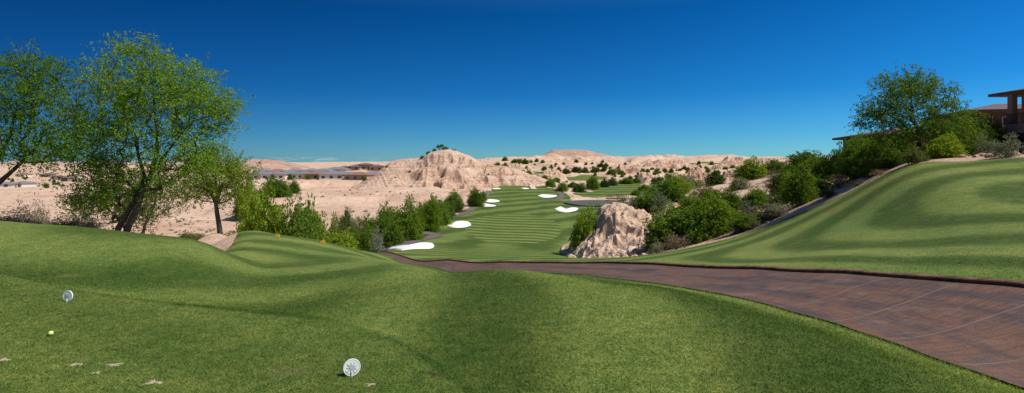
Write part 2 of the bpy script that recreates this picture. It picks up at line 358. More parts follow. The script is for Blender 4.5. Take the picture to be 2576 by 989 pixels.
# smooth the sampled edges so they run fair
def fair(a,it=12):
    for _ in range(it): a[1:-1]=.25*a[:-2]+.5*a[1:-1]+.25*a[2:]
    return a
RL=fair(RL);RR=fair(RR)
nw=14; w=np.linspace(0,1,nw)
edge_j=.05*fbm(RS*1.3,RS*0,4,77)
dirv=(RR-RL)/np.linalg.norm(RR-RL,axis=1)[:,None]
RL2=RL+dirv*edge_j[:,None]
RX=RL2[:,None,:]*(1-w[None,:,None])+RR[:,None,:]*w[None,:,None]
rz=hgt(RX[...,0],RX[...,1])+.022
V=np.concatenate([RX,rz[...,None]],2).reshape(-1,3)
m,nt,b=newmat("road_mat"); k=N(nt); P,g=pos(k)
ua=k.n("ShaderNodeAttribute",attribute_name="along").outputs["Fac"]; uc=k.n("ShaderNodeAttribute",attribute_name="across").outputs["Fac"]
cv=k.n("ShaderNodeCombineXYZ"); k.l(k.math('MULTIPLY',ua,1.),cv.inputs[0]); k.l(uc,cv.inputs[1])
mp=k.n("ShaderNodeMapping"); k.l(cv.outputs[0],mp.inputs[0]); mp.inputs["Scale"].default_value=(9,.5,1)
st=k.noise(mp.outputs[0],3.,5,.7)
mp2=k.n("ShaderNodeMapping"); k.l(cv.outputs[0],mp2.inputs[0]); mp2.inputs["Scale"].default_value=(.45,1.4,1)
lg=k.noise(mp2.outputs[0],1.,5,.7); fn=k.noise(P,60,3,.6); blot=k.noise(P,1.3,6,.7)
c=k.ramp(lg,[(.34,(.062,.046,.043)),(.46,(.10,.062,.050)),(.56,(.16,.080,.046)),(.64,(.105,.070,.058)),(.75,(.17,.10,.070))])
c=k.mix(1.,c,k.ramp(st,[(.3,g3(.6)),(.5,g3(1.)),(.72,g3(1.35))]),'MULTIPLY')
c=k.mix(1.,c,k.ramp(fn,[(.3,g3(.7)),(.7,g3(1.3))]),'MULTIPLY')
c=k.mix(k.ramp(blot,[(.56,g3(0)),(.68,g3(.45))]),c,(.21,.155,.115))
edg=k.ramp(uc,[(0,g3(.8)),(.12,g3(0))]); c=k.mix(k.math('MULTIPLY',edg,k.noise(P,3,4,.7)),c,(.19,.105,.06))
fr=k.math('ABSOLUTE',k.math('SUBTRACT',k.math('FRACT',k.math('DIVIDE',ua,1.1)),.5))
jw=k.math('ADD',.003,k.math('MULTIPLY',k.noise(P,4,3,.6),.016))
jn=k.math('LESS_THAN',fr,jw)
c=k.mix(k.math('MULTIPLY',jn,.6),c,(.24,.17,.125))
k.l(c,b.inputs["Base Color"]); b.inputs["Roughness"].default_value=.8; b.inputs["Specular IOR Level"].default_value=.2
h=k.math('SUBTRACT',k.math('ADD',st,k.math('MULTIPLY',fn,.5)),k.math('MULTIPLY',jn,1.))
bp=k.bump(h,.7,.014); k.l(bp.outputs[0],b.inputs["Normal"]); M_road=m
rm=mesh_np("road",V,gridfaces(500,nw),M_road)
at=rm.attributes.new("along",'FLOAT','POINT'); at.data.foreach_set("value",np.repeat(RS,nw).astype(np.float32))
at=rm.attributes.new("across",'FLOAT','POINT'); at.data.foreach_set("value",np.tile(w*3.3,500).astype(np.float32))
link(bpy.data.objects.new("road",rm),kind="structure",label="reddish brown ribbed concrete cart road with pale joints",category="road")
M_kerb=mk_plain("kerb_mat",(.17,.09,.055),.9,.6,5,.8,.03,.1)
def sweep(name,pts,prof,mat,smooth=False):
    d=np.gradient(pts,axis=0); d/=np.linalg.norm(d,axis=1)[:,None]; nrm=np.stack([d[:,1],-d[:,0]],1)
    V=[]
    for o,hh in prof:
        q=pts+nrm*o; V.append(np.c_[q,hgt(q[:,0],q[:,1])+hh])
    V=np.stack(V,1).reshape(-1,3); f=gridfaces(len(pts),len(prof))
    return mesh_np(name,V,f,mat,smooth)
j=.02*fbm(RS*3,RS*0,3,5)
km=sweep("kerb",RR+dirv*j[:,None],[(.0,-.03),(0.0,.075),(.02,.09),(.12,.095),(.14,.08),(.15,-.04)],M_kerb)
link(bpy.data.objects.new("kerb",km),kind="structure",label="low rust brown concrete kerb beside the road",category="kerb")
# ------------------------------------------------------------ far cart path
M_path=mk_plain("path_mat",(.15,.11,.10),.85,.2,.6,.1,.02)
M_pale=mk_plain("pale_path_mat",(.6,.5,.4),.9,.1,.6,.1,.02)
def ribbon(name,pq,w,mat,label,y0=3,off=.08):
    W_=np.array([sight(p,q,y0) for p,q in pq]); S,_=spl(W_,140)
    d=np.gradient(S,axis=0); d/=np.linalg.norm(d,axis=1)[:,None]+1e-9; nn=np.stack([d[:,1],-d[:,0]],1)
    V=[]
    for o in np.linspace(-w/2,w/2,7):
        q=S+nn*o; V.append(np.c_[q,hgt(q[:,0],q[:,1])+off])
    V=np.stack(V,1).reshape(-1,3)
    return link(bpy.data.objects.new(name,mesh_np(name,V,gridfaces(140,7),mat)),kind="structure",label=label,category="path")
ribbon("cart_path",[(935,634),(965,627),(1000,621),(1040,607),(1075,599),(1098,592),(1078,588),(1064,583),(1085,574),(1104,563),(1112,554),(1150,543),(1178,533)],2.4,M_path,"winding brown cart path beside the fairway",38)
ribbon("cart_path",[(1180,531),(1196,519),(1212,503),(1222,492),(1232,480)],2.2,M_path,"brown cart path climbing beside the desert edge",100)
ribbon("cart_path",[(1352,505),(1385,503),(1410,498),(1412,488),(1396,478)],2.2,M_path,"brown cart path crossing toward the pond",100)
ribbon("dirt_path",[(1344,476),(1338,468),(1332,459),(1345,450)],2.6,M_pale,"pale dirt path climbing past the green",100,.12)
# ------------------------------------------------------------ bunkers
BK=[[(975,629),(985,623),(1010,622),(1035,616),(1060,611),(1085,612),(1093,618),(1085,625),(1060,626),(1035,627),(1010,630)],
[(1124,567),(1138,562),(1148,557),(1165,556),(1180,559),(1185,566),(1172,571),(1155,573),(1138,572)],
[(1395,525),(1410,520),(1422,526),(1440,522),(1455,524),(1448,530),(1425,534),(1405,531)],
[(1198,513),(1215,511.5),(1235,514.5),(1248,517.5),(1235,519.5),(1212,519)],
[(1218,503.5),(1232,501),(1250,503),(1257,506.5),(1240,509),(1224,508)],
[(1352,492),(1365,489),(1385,490),(1402,492),(1390,496),(1368,497)],
[(1236,474),(1248,472.6),(1260,474),(1250,475.6)],
[(1311,473.5),(1320,472.2),(1331,474),(1320,475.5)]]
for bi,o in enumerate(BK):
    P_=np.array([sight(p,q,38) for p,q in o]); P_=np.vstack([P_,P_[:1]])
    S,_=spl(P_,61); S=S[:-1]; c=S.mean(0)
    rings=[1.0,.96,.85,.6,.35,.12,.01]; V=[]
    for r in rings:
        q=c+(S-c)*r; zz=hgt(q[:,0],q[:,1])+(-.05 if r==1.0 else .10)
        V.append(np.c_[q,zz])
    V=np.concatenate(V); f=gridfaces(len(rings),60,True)
    link(bpy.data.objects.new("sand_bunker",mesh_np("sand_bunker",V,f,M_sand)),kind="structure",label="white sand bunker cut into the green fairway",category="sand bunker")
# ------------------------------------------------------------ pond + bridge
m,nt,b=newmat("pond_water"); k=N(nt); P,g=pos(k)
b.inputs["Base Color"].default_value=(.11,.105,.07,1); b.inputs["Roughness"].default_value=.4; b.inputs["Specular IOR Level"].default_value=.04
bp=k.bump(k.noise(P,1.5,3,.6),.25,.05); k.l(bp.outputs[0],b.inputs["Normal"]); M_water=m
cx,cy=(1500-1288)/1288*186,186
ang=np.linspace(0,2*math.pi,60,endpoint=False)
V=[(cx+11.5*(1+.12*math.sin(3*a))*math.cos(a),cy+15*math.sin(a)*(1+.1*math.sin(2*a+1)),-12.75) for a in ang]
link(bpy.data.objects.new("pond_water",mesh_py("pond_water",V,[list(range(60))],M_water)),kind="structure",label="small dark golf course pond",category="pond")
M_wood=mk_plain("bridge_wood_mat",(.09,.06,.045),.8,.3,4)
def box_v(x0,x1,y0,y1,z0,z1):
    V=[(x0,y0,z0),(x1,y0,z0),(x1,y1,z0),(x0,y1,z0),(x0,y0,z1),(x1,y0,z1),(x1,y1,z1),(x0,y1,z1)]
    F=[(0,3,2,1),(4,5,6,7),(0,1,5,4),(1,2,6,5),(2,3,7,6),(3,0,4,7)]
    return V,F
def boxes(name,L_,mat):
    V=[];F=[]
    for bx in L_:
        v,f=box_v(*bx); o=len(V); V+=v; F+=[tuple(i+o for i in q) for q in f]
    return mesh_py(name,V,F,mat)
def empty(name,loc,rotz=0,**kw):
    e=bpy.data.objects.new(name,None); e.empty_display_size=.2; e.location=loc; e.rotation_euler=(0,0,rotz); link(e,**kw); return e
def part(name,me,par,**kw):
    o=bpy.data.objects.new(name,me); link(o,parent=par,**kw); return o
bx,by=(1553-1288)/1288*196,196
e=empty("footbridge",(bx,by,-12.4),.1,label="small brown timber footbridge across the pond",category="bridge")
part("deck",boxes("deck",[(-4.2,4.2,-1.1,1.1,.4,.6)],M_wood),e)
for s in (-1.15,1.15):
    part("railing",boxes("railing",[(-4.2,4.2,s-.04,s+.04,1.5,1.6),(-4.2,4.2,s-.04,s+.04,1.05,1.12)]+[(x-.06,x+.06,s-.06,s+.06,-.6,1.6) for x in np.linspace(-4.1,4.1,8)],M_wood),e)
# ------------------------------------------------------------ rock hills
def patch(name,xs,ys,fz,mat,label):
    GX,GY=np.meshgrid(xs,ys)
    Z=fz(GX,GY); V=np.stack([GX.ravel(),GY.ravel(),Z.ravel()],1)
    o=bpy.data.objects.new(name,mesh_np(name,V,gridfaces(len(ys),len(xs)),mat))
    return link(o,kind="structure",label=label,category="hill")
sk=np.array([(900,462),(925,452),(945,440),(960,424),(985,404),(1000,401),(1050,397),(1065,394),(1085,383),(1100,379),(1130,376),(1150,382),(1175,388),(1192,396),(1205,405),(1230,412),(1260,418),(1300,425),(1340,440),(1380,455),(1420,465)],float)
skb=(sk[:,0]-1288)/1288; skz=EYE+(410-sk[:,1])/1288*285
def fhill(Xg,Yg):
    b=Xg/285.; base=hgt(Xg,Yg)
    rz=np.interp(b,skb,skz)
    g=base*0-13
    yr=285+5*fbm(Xg/30,Xg*0,2,81)
    wd=np.interp(b,[-.28,-.2,-.14,-.05,.1],[50,46,46,44,28])
    wp=Xg+6*fbm(Xg/15,Yg/15,3,86); wq=Yg+6*fbm(Xg/15+9,Yg/15,3,87)
    cl=sstep(-.195,-.155,b)
    wd=wd*(1+(.08+.28*cl)*fbm(wp/14,wq/30,3,82)+.14*cl*ridged(wp/9,wq/22,3,88))
    t=(yr-Yg)/wd
    fr=np.where(t>0,np.clip(1-t,0,1),1)
    s_=fr+.12*fbm(Xg/10,Yg/10,4,83)*sstep(0,.15,fr)*sstep(1,.85,fr)
    pr=fr*(1-cl)+cl*(.40*sstep(.02,.95,fr)+.17*sstep(.15,.25,s_)+.19*sstep(.40,.50,s_)+.24*sstep(.68,.79,s_))
    bk=np.clip(1-(Yg-yr)/45,0,1); pr=np.where(t>0,pr,sstep(0,1,bk))
    zz=g+(rz-g)*pr
    amp=sstep(0.02,.3,pr)*(.35+.65*sstep(1.0,.8,pr))
    zz+=amp*(2.2*ridged(wp/11,wq/9,5,84)-.9)*(.22+.78*cl)
    zz+=amp*fbm(Xg/3,Yg/3,4,85)*(.3+.6*cl)
    zz+=(1-cl)*amp*.6*ridged((Xg+.45*Yg)/4.5,Yg/30,3,89)
    ed=np.minimum(sstep(-.305,-.29,b),sstep(.11,.09,b))
    zz=np.where(pr>.01,zz,base-2)
    return zz*ed+(base-3)*(1-ed)
patch("rock_hill",np.linspace(-88,32,440),np.linspace(222,335,360),fhill,M_rock,"rugged buff pink eroded rock hill above the fairway")
def outcrop(p,q,y,wp,hm,seed,lab="rugged pink rock outcrop rising from desert ground"):
    xc=(p-1288)/1288*y; wx=wp/1288*y
    def f(Xg,Yg):
        dx=(Xg-xc)/wx; dy=(Yg-y)/(wx*.8)
        r=np.sqrt(dx*dx+dy*dy)+.35*fbm(Xg/wx*2,Yg/wx*2,3,seed)
        pr=sstep(1,.25,r)
        return hgt(Xg,Yg)-.6+pr*hm*(1+.7*ridged(Xg/wx*3,Yg/wx*3,5,seed+1))+pr*.35*hm*fbm(Xg*.6,Yg*.6,3,seed+2)-sstep(.95,1.1,np.maximum(abs(dx),abs(dy)))*2
    patch("rock_outcrop",np.linspace(xc-wx*1.2,xc+wx*1.2,90),np.linspace(y-wx*1,y+wx*1,80),f,M_rock,lab)
for i,a in enumerate([(1385,0,320,60,5),(1640,0,310,60,4.5),(1740,0,330,55,5),(1780,0,280,60,4),(1870,0,300,70,5),(1560,0,420,70,5),(1450,0,450,60,5),(1680,0,500,70,6),(1300,0,400,50,5),(1850,0,450,80,6),(1230,0,360,40,4),(1980,0,380,70,5)]):
    outcrop(a[0],a[1],a[2],a[3],a[4],100+i*7)
bs=np.array([(1425,658),(1440,648),(1460,628),(1485,606),(1505,585),(1525,562),(1540,540),(1560,530),(1600,528),(1630,532),(1655,548),(1690,566)],float)
bsb=(bs[:,0]-1288)/1288; bsz=EYE-(bs[:,1]-410)/1288*50
def fbluff(Xg,Yg):
    b=Xg/50.; base=hgt(Xg,Yg)
    Xw=Xg+1.2*fbm(Xg/2.8,Yg/2.8,3,96); Yw=Yg+1.2*fbm(Xg/2.8,Yg/2.8,3,97)
    rz=np.interp(b+.012*fbm(Xw/2,Yw/2,3,90),bsb,bsz)
    y0=43.3+2.6*fbm(Xw/3.2,Xg*0,4,91)+2.5*np.clip((.16-b)/.05,0,1)
    t=np.clip((Yg-y0)/np.interp(b,[.11,.2,.3],[8,11,11]),0,1)
    s_=t+.26*fbm(Xw/2.6,Yw/2.6,4,95)*sstep(0,.1,t)
    t2=.36*t+.22*sstep(.10,.20,s_)+.22*sstep(.36,.45,s_)+.20*sstep(.62,.71,s_)
    bk=sstep(66,56,Yg)
    up=np.maximum(rz-base,0)
    am=sstep(0,.15,t)*bk*sstep(.105,.13,b)*sstep(.335,.3,b)
    zz=base-.15+up*t2*bk+am*(.85*fbm(Xw/2.6,Yw/2.6,5,92,.5)+.25*ridged(Xw/1.6,Yw/1.6,3,98)-.2)+am*.10*fbm(Xg/.4,Yg/.4,3,93)
    return zz*1-(1-sstep(0,.03,t))*.4-(1-sstep(.10,.115,b))*2-(1-sstep(.35,.32,b))*2-(1-bk)*.5
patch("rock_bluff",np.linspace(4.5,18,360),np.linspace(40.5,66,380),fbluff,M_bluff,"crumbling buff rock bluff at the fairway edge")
def fmesa(Xg,Yg):
    b=Xg/1500.; q=np.interp(b*1288+1288,[1240,1345,1358,1388,1400,1470,1482,1530,1600],[404,399,395,378,376.5,377,381,393,404])
    zt=EYE+(410-q)/1288*1500
    t=np.abs(Yg-1500)/160
    fr=1-sstep(.15,1,t)
    top=sstep(30,36,zt)
    return 2+(zt-2)*fr+3*ridged(Xg/35,Yg/50,4,97)*(1-top*.85)
patch("mesa",np.linspace(-80,420,220),np.linspace(1320,1660,60),fmesa,M_mesa,"flat topped reddish desert mesa on the horizon")
def fdh(Xg,Yg):
    b=Xg/900.; q=np.interp(b*1288+1288,[560,640,655,690,715,760,820],[424,405,402,403,410,421,430])
    zt=EYE+(410-q)/1288*900
    return -14+(zt+14)*(1-sstep(.1,1,np.abs(Yg-900)/130))+2*ridged(Xg/30,Yg/30,4,98)
patch("desert_hill",np.linspace(-530,-300,140),np.linspace(760,1040,60),fdh,M_mesa,"bare pink desert hill in the distance")
def fdh2(Xg,Yg):
    b=Xg/1300.; q=np.interp(b*1288+1288,[-200,0,60,150,200,300,400],[411,411,406,409,414,420,440])
    zt=EYE+(410-q)/1288*1300
    return -14+(zt+14)*(1-sstep(.1,1,np.abs(Yg-1300)/160))+3*ridged(Xg/45,Yg/45,4,99)
patch("desert_hill",np.linspace(-1500,-880,160),np.linspace(1130,1470,50),fdh2,M_mesa,"long low pink desert ridge in the distance")
def ffar(Xg,Yg):
    b=Xg/5200.; q=404+5*fbm(b*7,b*0,5,111)
    q=q+np.interp(b,[-1,-.5,-.3,.0,.5],[0,0,2,6,4])
    return -30+(EYE+(410-q)/1288*5200+30)*(1-sstep(0,1,np.abs(Yg-5200)/500))
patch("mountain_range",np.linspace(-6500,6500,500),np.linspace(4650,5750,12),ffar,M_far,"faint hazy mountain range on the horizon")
# ------------------------------------------------------------ foliage engine
def leaves(cent,outd,per,tl,ll,lw,rg,droop=.3,spread=.35):
    ntw=5; lp=max(1,per//ntw)
    c=np.repeat(cent,ntw,0); o=np.repeat(outd,ntw,0)
    d=o*.7+rg.normal(size=c.shape)*.75+np.array([0,0,.25]); d/=np.linalg.norm(d,axis=1)[:,None]
    c=c+rg.normal(size=c.shape)*tl*spread
    c=np.repeat(c,lp,0); d=np.repeat(d,lp,0); s=rg.random(len(c))[:,None]*tl
    p=c+d*s+rg.normal(size=c.shape)*tl*.09
    p[:,2]-=droop*s[:,0]**2/tl
    a=d*.5+rg.normal(size=c.shape)*.9; a[:,2]-=droop; a/=np.linalg.norm(a,axis=1)[:,None]
    bb=np.cross(a,rg.normal(size=c.shape)); bb/=np.linalg.norm(bb,axis=1)[:,None]
    sz=(.6+.8*rg.random(len(c)))[:,None]
    a=a*ll*sz*.5; bb=bb*lw*sz*.5
    V=np.stack([p-a,p+bb-a*.1,p+a,p-bb-a*.1],1).reshape(-1,3)
    return V
def quads(n): return np.arange(4*n).reshape(-1,4)
def tubes(nodes,par,rad,ns=6):
    nodes=np.array(nodes);V=[];F=[]
    ch={}
    for i,p in enumerate(par):
        if p>=0: ch.setdefault(p,[]).append(i)
    ringof={}
    def ring(p,d,r):
        d=d/(np.linalg.norm(d)+1e-9); ref=np.array([.13,1,.07]) if abs(d[1])<.9 else np.array([1,.1,0])
        a=np.cross(d,ref);a/=np.linalg.norm(a);b_=np.cross(d,a)
        o=len(V)
        for k_ in range(ns):
            t=2*math.pi*k_/ns; V.append(p+(a*math.cos(t)+b_*math.sin(t))*r)
        return o
    main={p:max(c,key=lambda i:rad[i]) for p,c in ch.items()}
    for i,p in enumerate(par):
        if p<0:
            ringof[i]=ring(nodes[i],nodes[main[i]]-nodes[i] if i in main else np.array([0,0,1.]),rad[i]); continue
        d=nodes[i]-nodes[p]
        if i in main: dd=nodes[main[i]]-nodes[i]; dd=dd/(np.linalg.norm(dd)+1e-9)+d/(np.linalg.norm(d)+1e-9)
        else: dd=d
        r1=ring(nodes[i],dd,rad[i]); ringof[i]=r1
        r0=ringof[p] if main[p]==i else ring(nodes[p],d,min(rad[p],rad[i]*1.15))
        for k_ in range(ns):
            k2=(k_+1)%ns; F.append((r0+k_,r0+k2,r1+k2,r1+k_))
    return np.array(V),np.array(F)
def skeleton(trunks,targets,seg=.35,tip=.007,rg=rng):
    nodes=[];par=[];minr=[];ok=[]
    for tr in trunks:
        last=-1
        for kk,(x,y,z_,r) in enumerate(tr):
            nodes.append(np.array([x,y,z_],float)); par.append(last); minr.append(r); last=len(nodes)-1; ok.append(kk>=len(tr)*.4)
    order=np.argsort([np.linalg.norm(t-nodes[len(trunks[0])//2]) for t in targets])
    for ti in order:
        t=targets[ti]; A_=np.array(nodes); d=np.linalg.norm(A_-t,axis=1)+1.3*np.maximum(A_[:,2]-t[2]+.1,0)
        d[~np.array(ok)]+=3
        p=int(np.argmin(d)); v=t-nodes[p]; ln=np.linalg.norm(v); m_=max(1,int(ln/seg)); last=p
        side=rg.normal(size=3)*ln*.06
        for s in range(1,m_+1):
            f=s/m_; q=nodes[p]+v*f+side*math.sin(math.pi*f)+np.array([0,0,.10*ln*math.sin(math.pi*f)])
            nodes.append(q); par.append(last); minr.append(0); ok.append(True); last=len(nodes)-1
    e=2.2
    acc=np.full(len(nodes),0.)
    for i in range(len(nodes)-1,-1,-1):
        if acc[i]==0: acc[i]=tip**e
        if par[i]>=0: acc[par[i]]+=acc[i]
    r=acc**(1/e); r=np.maximum(np.minimum(r,.16),minr)
    return nodes,par,r
def make_tree(name,base,trunks,lobes,label,leafm,per=60,tl=.45,ll=.09,lw=.03,seed=1,tip=.006,group=None,seg=.35,ns=6,barkm=None,droop=.3):
    rg=np.random.default_rng(seed); T_=[];O_=[]
    for (c,r,nn) in lobes:
        d=rg.normal(size=(nn,3)); d/=np.linalg.norm(d,axis=1)[:,None]
        rr=rg.random(nn)**.42
        lump=1+.30*fbm(d[:,0]*2+seed,d[:,1]*2+d[:,2]*2,2,seed)
        T_.append(np.array(c)+d*rr[:,None]*np.array(r)*lump[:,None]); o=d+np.array([0,0,.4]); O_.append(o/np.linalg.norm(o,axis=1)[:,None])
    T_=np.concatenate(T_);O_=np.concatenate(O_)
    nodes,par,rad=skeleton(trunks,T_,seg,tip,rg)
    V,F_=tubes(nodes,par,rad,ns)
    e=empty(name,base,label=label,category="tree",group=group)
    part("trunk",mesh_np("trunk",V,F_,barkm or M_bark),e)
    LV=leaves(T_,O_,per,tl,ll,lw,rg,droop)
    part("crown",mesh_np("crown",LV,quads(len(LV)//4),leafm,False),e)
    return e
def loc(p,y): b=(p-1288)/1288; return b*y
Yt_=16.5; sc=Yt_/1288; bx_=loc(303,Yt_); bz=float(hgt(bx_,Yt_))
def lp(p,q,dy=0): return ((p-303)*sc,dy,EYE-(q-410)*sc-bz)
def tp(p,q,dy,r): x,y,z_=lp(p,q,dy); return (x,y,z_,r)
make_tree("mesquite_tree",(bx_,Yt_,bz-.12),
 [[tp(288,592,0,.10),tp(300,560,0,.09),tp(322,525,0,.08),tp(335,495,.05,.075),tp(350,470,.1,.065),tp(352,430,.2,.05),tp(330,380,.3,.045),tp(322,330,.3,.03),tp(300,260,.4,.02)],
  [tp(308,594,.05,.115),tp(325,555,0,.10),tp(345,520,-.05,.09),tp(362,480,-.1,.085),tp(385,430,-.1,.075),(*lp(400,375,-.1),.065),tp(402,330,-.1,.05),tp(395,270,-.1,.035),tp(385,200,0,.02)],
  [tp(385,432,-.1,.045),tp(430,375,-.2,.04),tp(470,330,-.3,.025),tp(505,290,-.3,.016)]],
 [(lp(360,200,0),(1.45,1.5,1.2),140),(lp(265,250,.2),(1.05,1.2,1.15),90),(lp(450,245,-.2),(1.3,1.4,1.25),120),(lp(530,270,0),(.85,1.0,.8),60),
  (lp(240,340,.2),(1.0,1.2,1.0),85),(lp(235,430,.3),(.95,1.0,.8),70),(lp(210,490,.3),(.75,.8,.4),36),(lp(350,310,0),(1.3,1.3,.9),55),(lp(480,370,-.2),(1.0,1.1,.8),75),(lp(420,430,0),(.9,1,.5),34),(lp(335,130,0),(.6,.7,.35),22),(lp(570,262,0),(.4,.5,.35),14),(lp(300,480,.3),(1.0,.8,.5),30),(lp(490,190,0),(.6,.7,.5),20)],
 "large leaning mesquite tree with feathery bright green crown on the mound",M_leafA2,per=75,tl=.42,ll=.08,lw=.028,seed=3)
Yt_=15.0; sc=Yt_/1288; px0=-60; bx_=loc(px0,Yt_); bz=float(hgt(bx_,Yt_))
def lp(p,q,dy=0): return ((p-px0)*sc,dy,EYE-(q-410)*sc-bz)
make_tree("mesquite_tree",(bx_,Yt_,bz-.12),
 [[tp2 for tp2 in [(*lp(-70,590),.12),(*lp(-50,530),.10),(*lp(-15,460),.08),(*lp(25,425,0),.06),(*lp(60,385,.1),.045),(*lp(90,350,.1),.03),(*lp(110,300,.1),.02)]],
  [(*lp(-55,580,.1),.10),(*lp(-60,480,.2),.08),(*lp(-30,400,.2),.06),(*lp(10,330,.2),.04),(*lp(30,260,.1),.02)]],
 [(lp(30,210,0),(1.0,1.2,1.0),85),(lp(90,175,.1),(.7,.9,.6),50),(lp(125,260,0),(.75,1.0,.8),60),(lp(60,330,.1),(1.1,1.2,.8),75),(lp(130,370,.1),(.6,.9,.5),35),(lp(-60,260,.1),(1.2,1.2,1.2),70),(lp(165,330,.1),(.4,.5,.4),16)],
 "open mesquite tree with thin arching branches and sparse leaves",M_leafA2,per=60,tl=.40,ll=.08,lw=.028,seed=8)
Yt_=20.; sc=Yt_/1288; px0=350; bx_=loc(px0,Yt_); bz=float(hgt(bx_,Yt_))
make_tree("mesquite_tree",(bx_,Yt_,bz-.1),
 [[(*lp(335,600),.07),(*lp(310,560),.06),(*lp(285,530),.045),(*lp(250,505),.03)],[(*lp(355,600),.07),(*lp(365,560),.05),(*lp(385,520),.04),(*lp(395,480),.03)]],
 [(lp(255,510,.3),(1.4,1.2,.6),60),(lp(380,490,.3),(1.2,1.2,.7),60),(lp(310,470,.3),(1.3,1.2,.7),60),(lp(330,540,.5),(1.4,1.,.5),40)],
 "low many stemmed olive green mesquite behind the mound",M_leafF,per=60,tl=.4,ll=.09,lw=.033,seed=12)
Yt_=35.; sc=Yt_/1288; px0=552; bx_=loc(px0,Yt_); bz=float(hgt(bx_,Yt_))
make_tree("palo_verde_tree",(bx_,Yt_,bz-.15),
 [[(*lp(555,592),.20),(*lp(551,560),.17),(*lp(546,530),.15),(*lp(543,505),.13),(*lp(520,470,.2),.08),(*lp(500,430,.2),.05)],[(*lp(543,508),.12),(*lp(560,470,-.2),.09),(*lp(575,430,-.2),.05),(*lp(580,390,0),.03)]],
 [(lp(560,420,0),(1.6,1.7,1.3),70),(lp(500,430,0),(1.3,1.5,1.2),60),(lp(605,440,0),(1.0,1.4,1.2),50),(lp(550,480,0),(2.3,1.8,.75),70),(lp(540,380,0),(1.0,1.1,.55),28),(lp(475,480,0),(.9,.9,.6),26)],
 "small round yellow green palo verde tree on the dirt bank",M_leafA,per=70,tl=.55,ll=.13,lw=.05,seed=21,tip=.012)
Yt_=33.; sc=Yt_/1288; px0=2310; bx_=loc(px0,Yt_); bz=float(hgt(bx_,Yt_))
make_tree("mesquite_tree",(bx_,Yt_,bz-.15),
 [[(*lp(2318,400),.17),(*lp(2312,360),.14),(*lp(2308,320,0),.11),(*lp(2300,280,.1),.08),(*lp(2290,230),.05),(*lp(2285,190),.03)],[(*lp(2308,322),.09),(*lp(2345,290,.1),.07),(*lp(2375,260,.1),.04)],[(*lp(2310,340),.08),(*lp(2270,300,.2),.06),(*lp(2235,275,.2),.04)]],
 [(lp(2280,210,0),(1.5,1.6,1.05),85),(lp(2330,240,0),(1.6,1.6,1.1),90),(lp(2230,260,0),(1.2,1.4,1.0),65),(lp(2385,290,0),(1.3,1.5,1.2),80),(lp(2190,295,0),(.8,1.1,.8),42),(lp(2300,300,0),(1.6,1.6,1.0),60),(lp(2420,330,0),(.8,1.1,.7),45),(lp(2250,340,0),(1.1,1.2,.8),45),(lp(2350,330,-.4),(1.2,1.1,.7),50)],
 "tall spreading mesquite tree beside the clubhouse on the slope",M_leafB,per=70,tl=.5,ll=.12,lw=.045,seed=31,tip=.010)
# ---- shrub meshes
def shrub_mesh(name,leafm,seed,nc=420,per=50,ll=.038,lw=.021,tl=.13,tall=1.0,stems=9,spiky=False):
    rg=np.random.default_rng(seed)
    d=rg.normal(size=(nc,3)); d[:,2]=np.abs(d[:,2])*1.0; d/=np.linalg.norm(d,axis=1)[:,None]
    lump=1+.6*fbm(d[:,0]*2.2+seed*3.1,d[:,1]*2.2+d[:,2]*1.7,3,seed)
    r=(rg.random(nc)**.35)*lump*.42
    c=d*r[:,None]; c[:,2]=c[:,2]*2.0*tall+.05
    o=d+np.array([0,0,.3 if not spiky else .9]); o/=np.linalg.norm(o,axis=1)[:,None]
    LV=leaves(c,o,per,tl,ll,lw,rg,.1 if spiky else .3)
    tr=[[(0,0,-.05,.022),(.03*math.cos(a),.03*math.sin(a),.12,.018),(.12*math.cos(a),.12*math.sin(a),.32*tall,.012)] for a in rg.random(stems)*6.28]
    tg=[c[i] for i in rg.choice(nc,min(50,nc),replace=False)]
    nd,pr,rd=skeleton(tr,tg,.15,.0025,rg); rd=np.minimum(rd,.022)
    TV,TF=tubes(nd,pr,rd,4)
    nq=len(LV)//4
    V=np.concatenate([LV,TV]); F_=np.concatenate([quads(nq),TF+len(LV)])
    return mesh_np(name,V,F_,[leafm,M_bark],False,np.r_[np.zeros(nq,int),np.ones(len(TF),int)])
SH={'a':[shrub_mesh("shrub",M_leafA,40+i) for i in range(3)],
 'g':[shrub_mesh("shrub",M_leafB,50+i) for i in range(3)],
 'k':[shrub_mesh("shrub",M_leafC,60+i) for i in range(2)],
 's':[shrub_mesh("shrub",M_leafD,70+i,170,26,.05,.018,spiky=True) for i in range(2)],
 'd':[shrub_mesh("shrub",M_leafE,80+i,120,24,.05,.012,spiky=True) for i in range(2)],
 'o':[shrub_mesh("shrub",M_leafF,90+i,220) for i in range(2)]}
LAB={'a':"bushy yellow green palo verde shrub on desert ground",'g':"dense green mesquite shrub on desert ground",'k':"dark green rounded shrub on desert ground",
 's':"pale grey green sage shrub on dry soil",'d':"dry brown twiggy shrub on dry soil",'o':"olive green desert shrub on dry soil"}
def shrub(kind,x,y,w,h,sink=.05,z0=None,grp="shrubs on the desert slopes",tree=False):
    me=random.choice(SH[kind]); o=bpy.data.objects.new("small_tree" if tree else "desert_shrub",me)
    zz=float(hgt(x,y)) if z0 is None else z0
    o.location=(x,y,zz-sink*h); o.scale=(w*1.05,w*1.05,h*1.0); o.rotation_euler=(0,0,random.random()*6.28)
    link(o,label="small rounded green desert tree seen from afar" if tree else LAB[kind],category="tree" if tree else "shrub",group=grp); return o
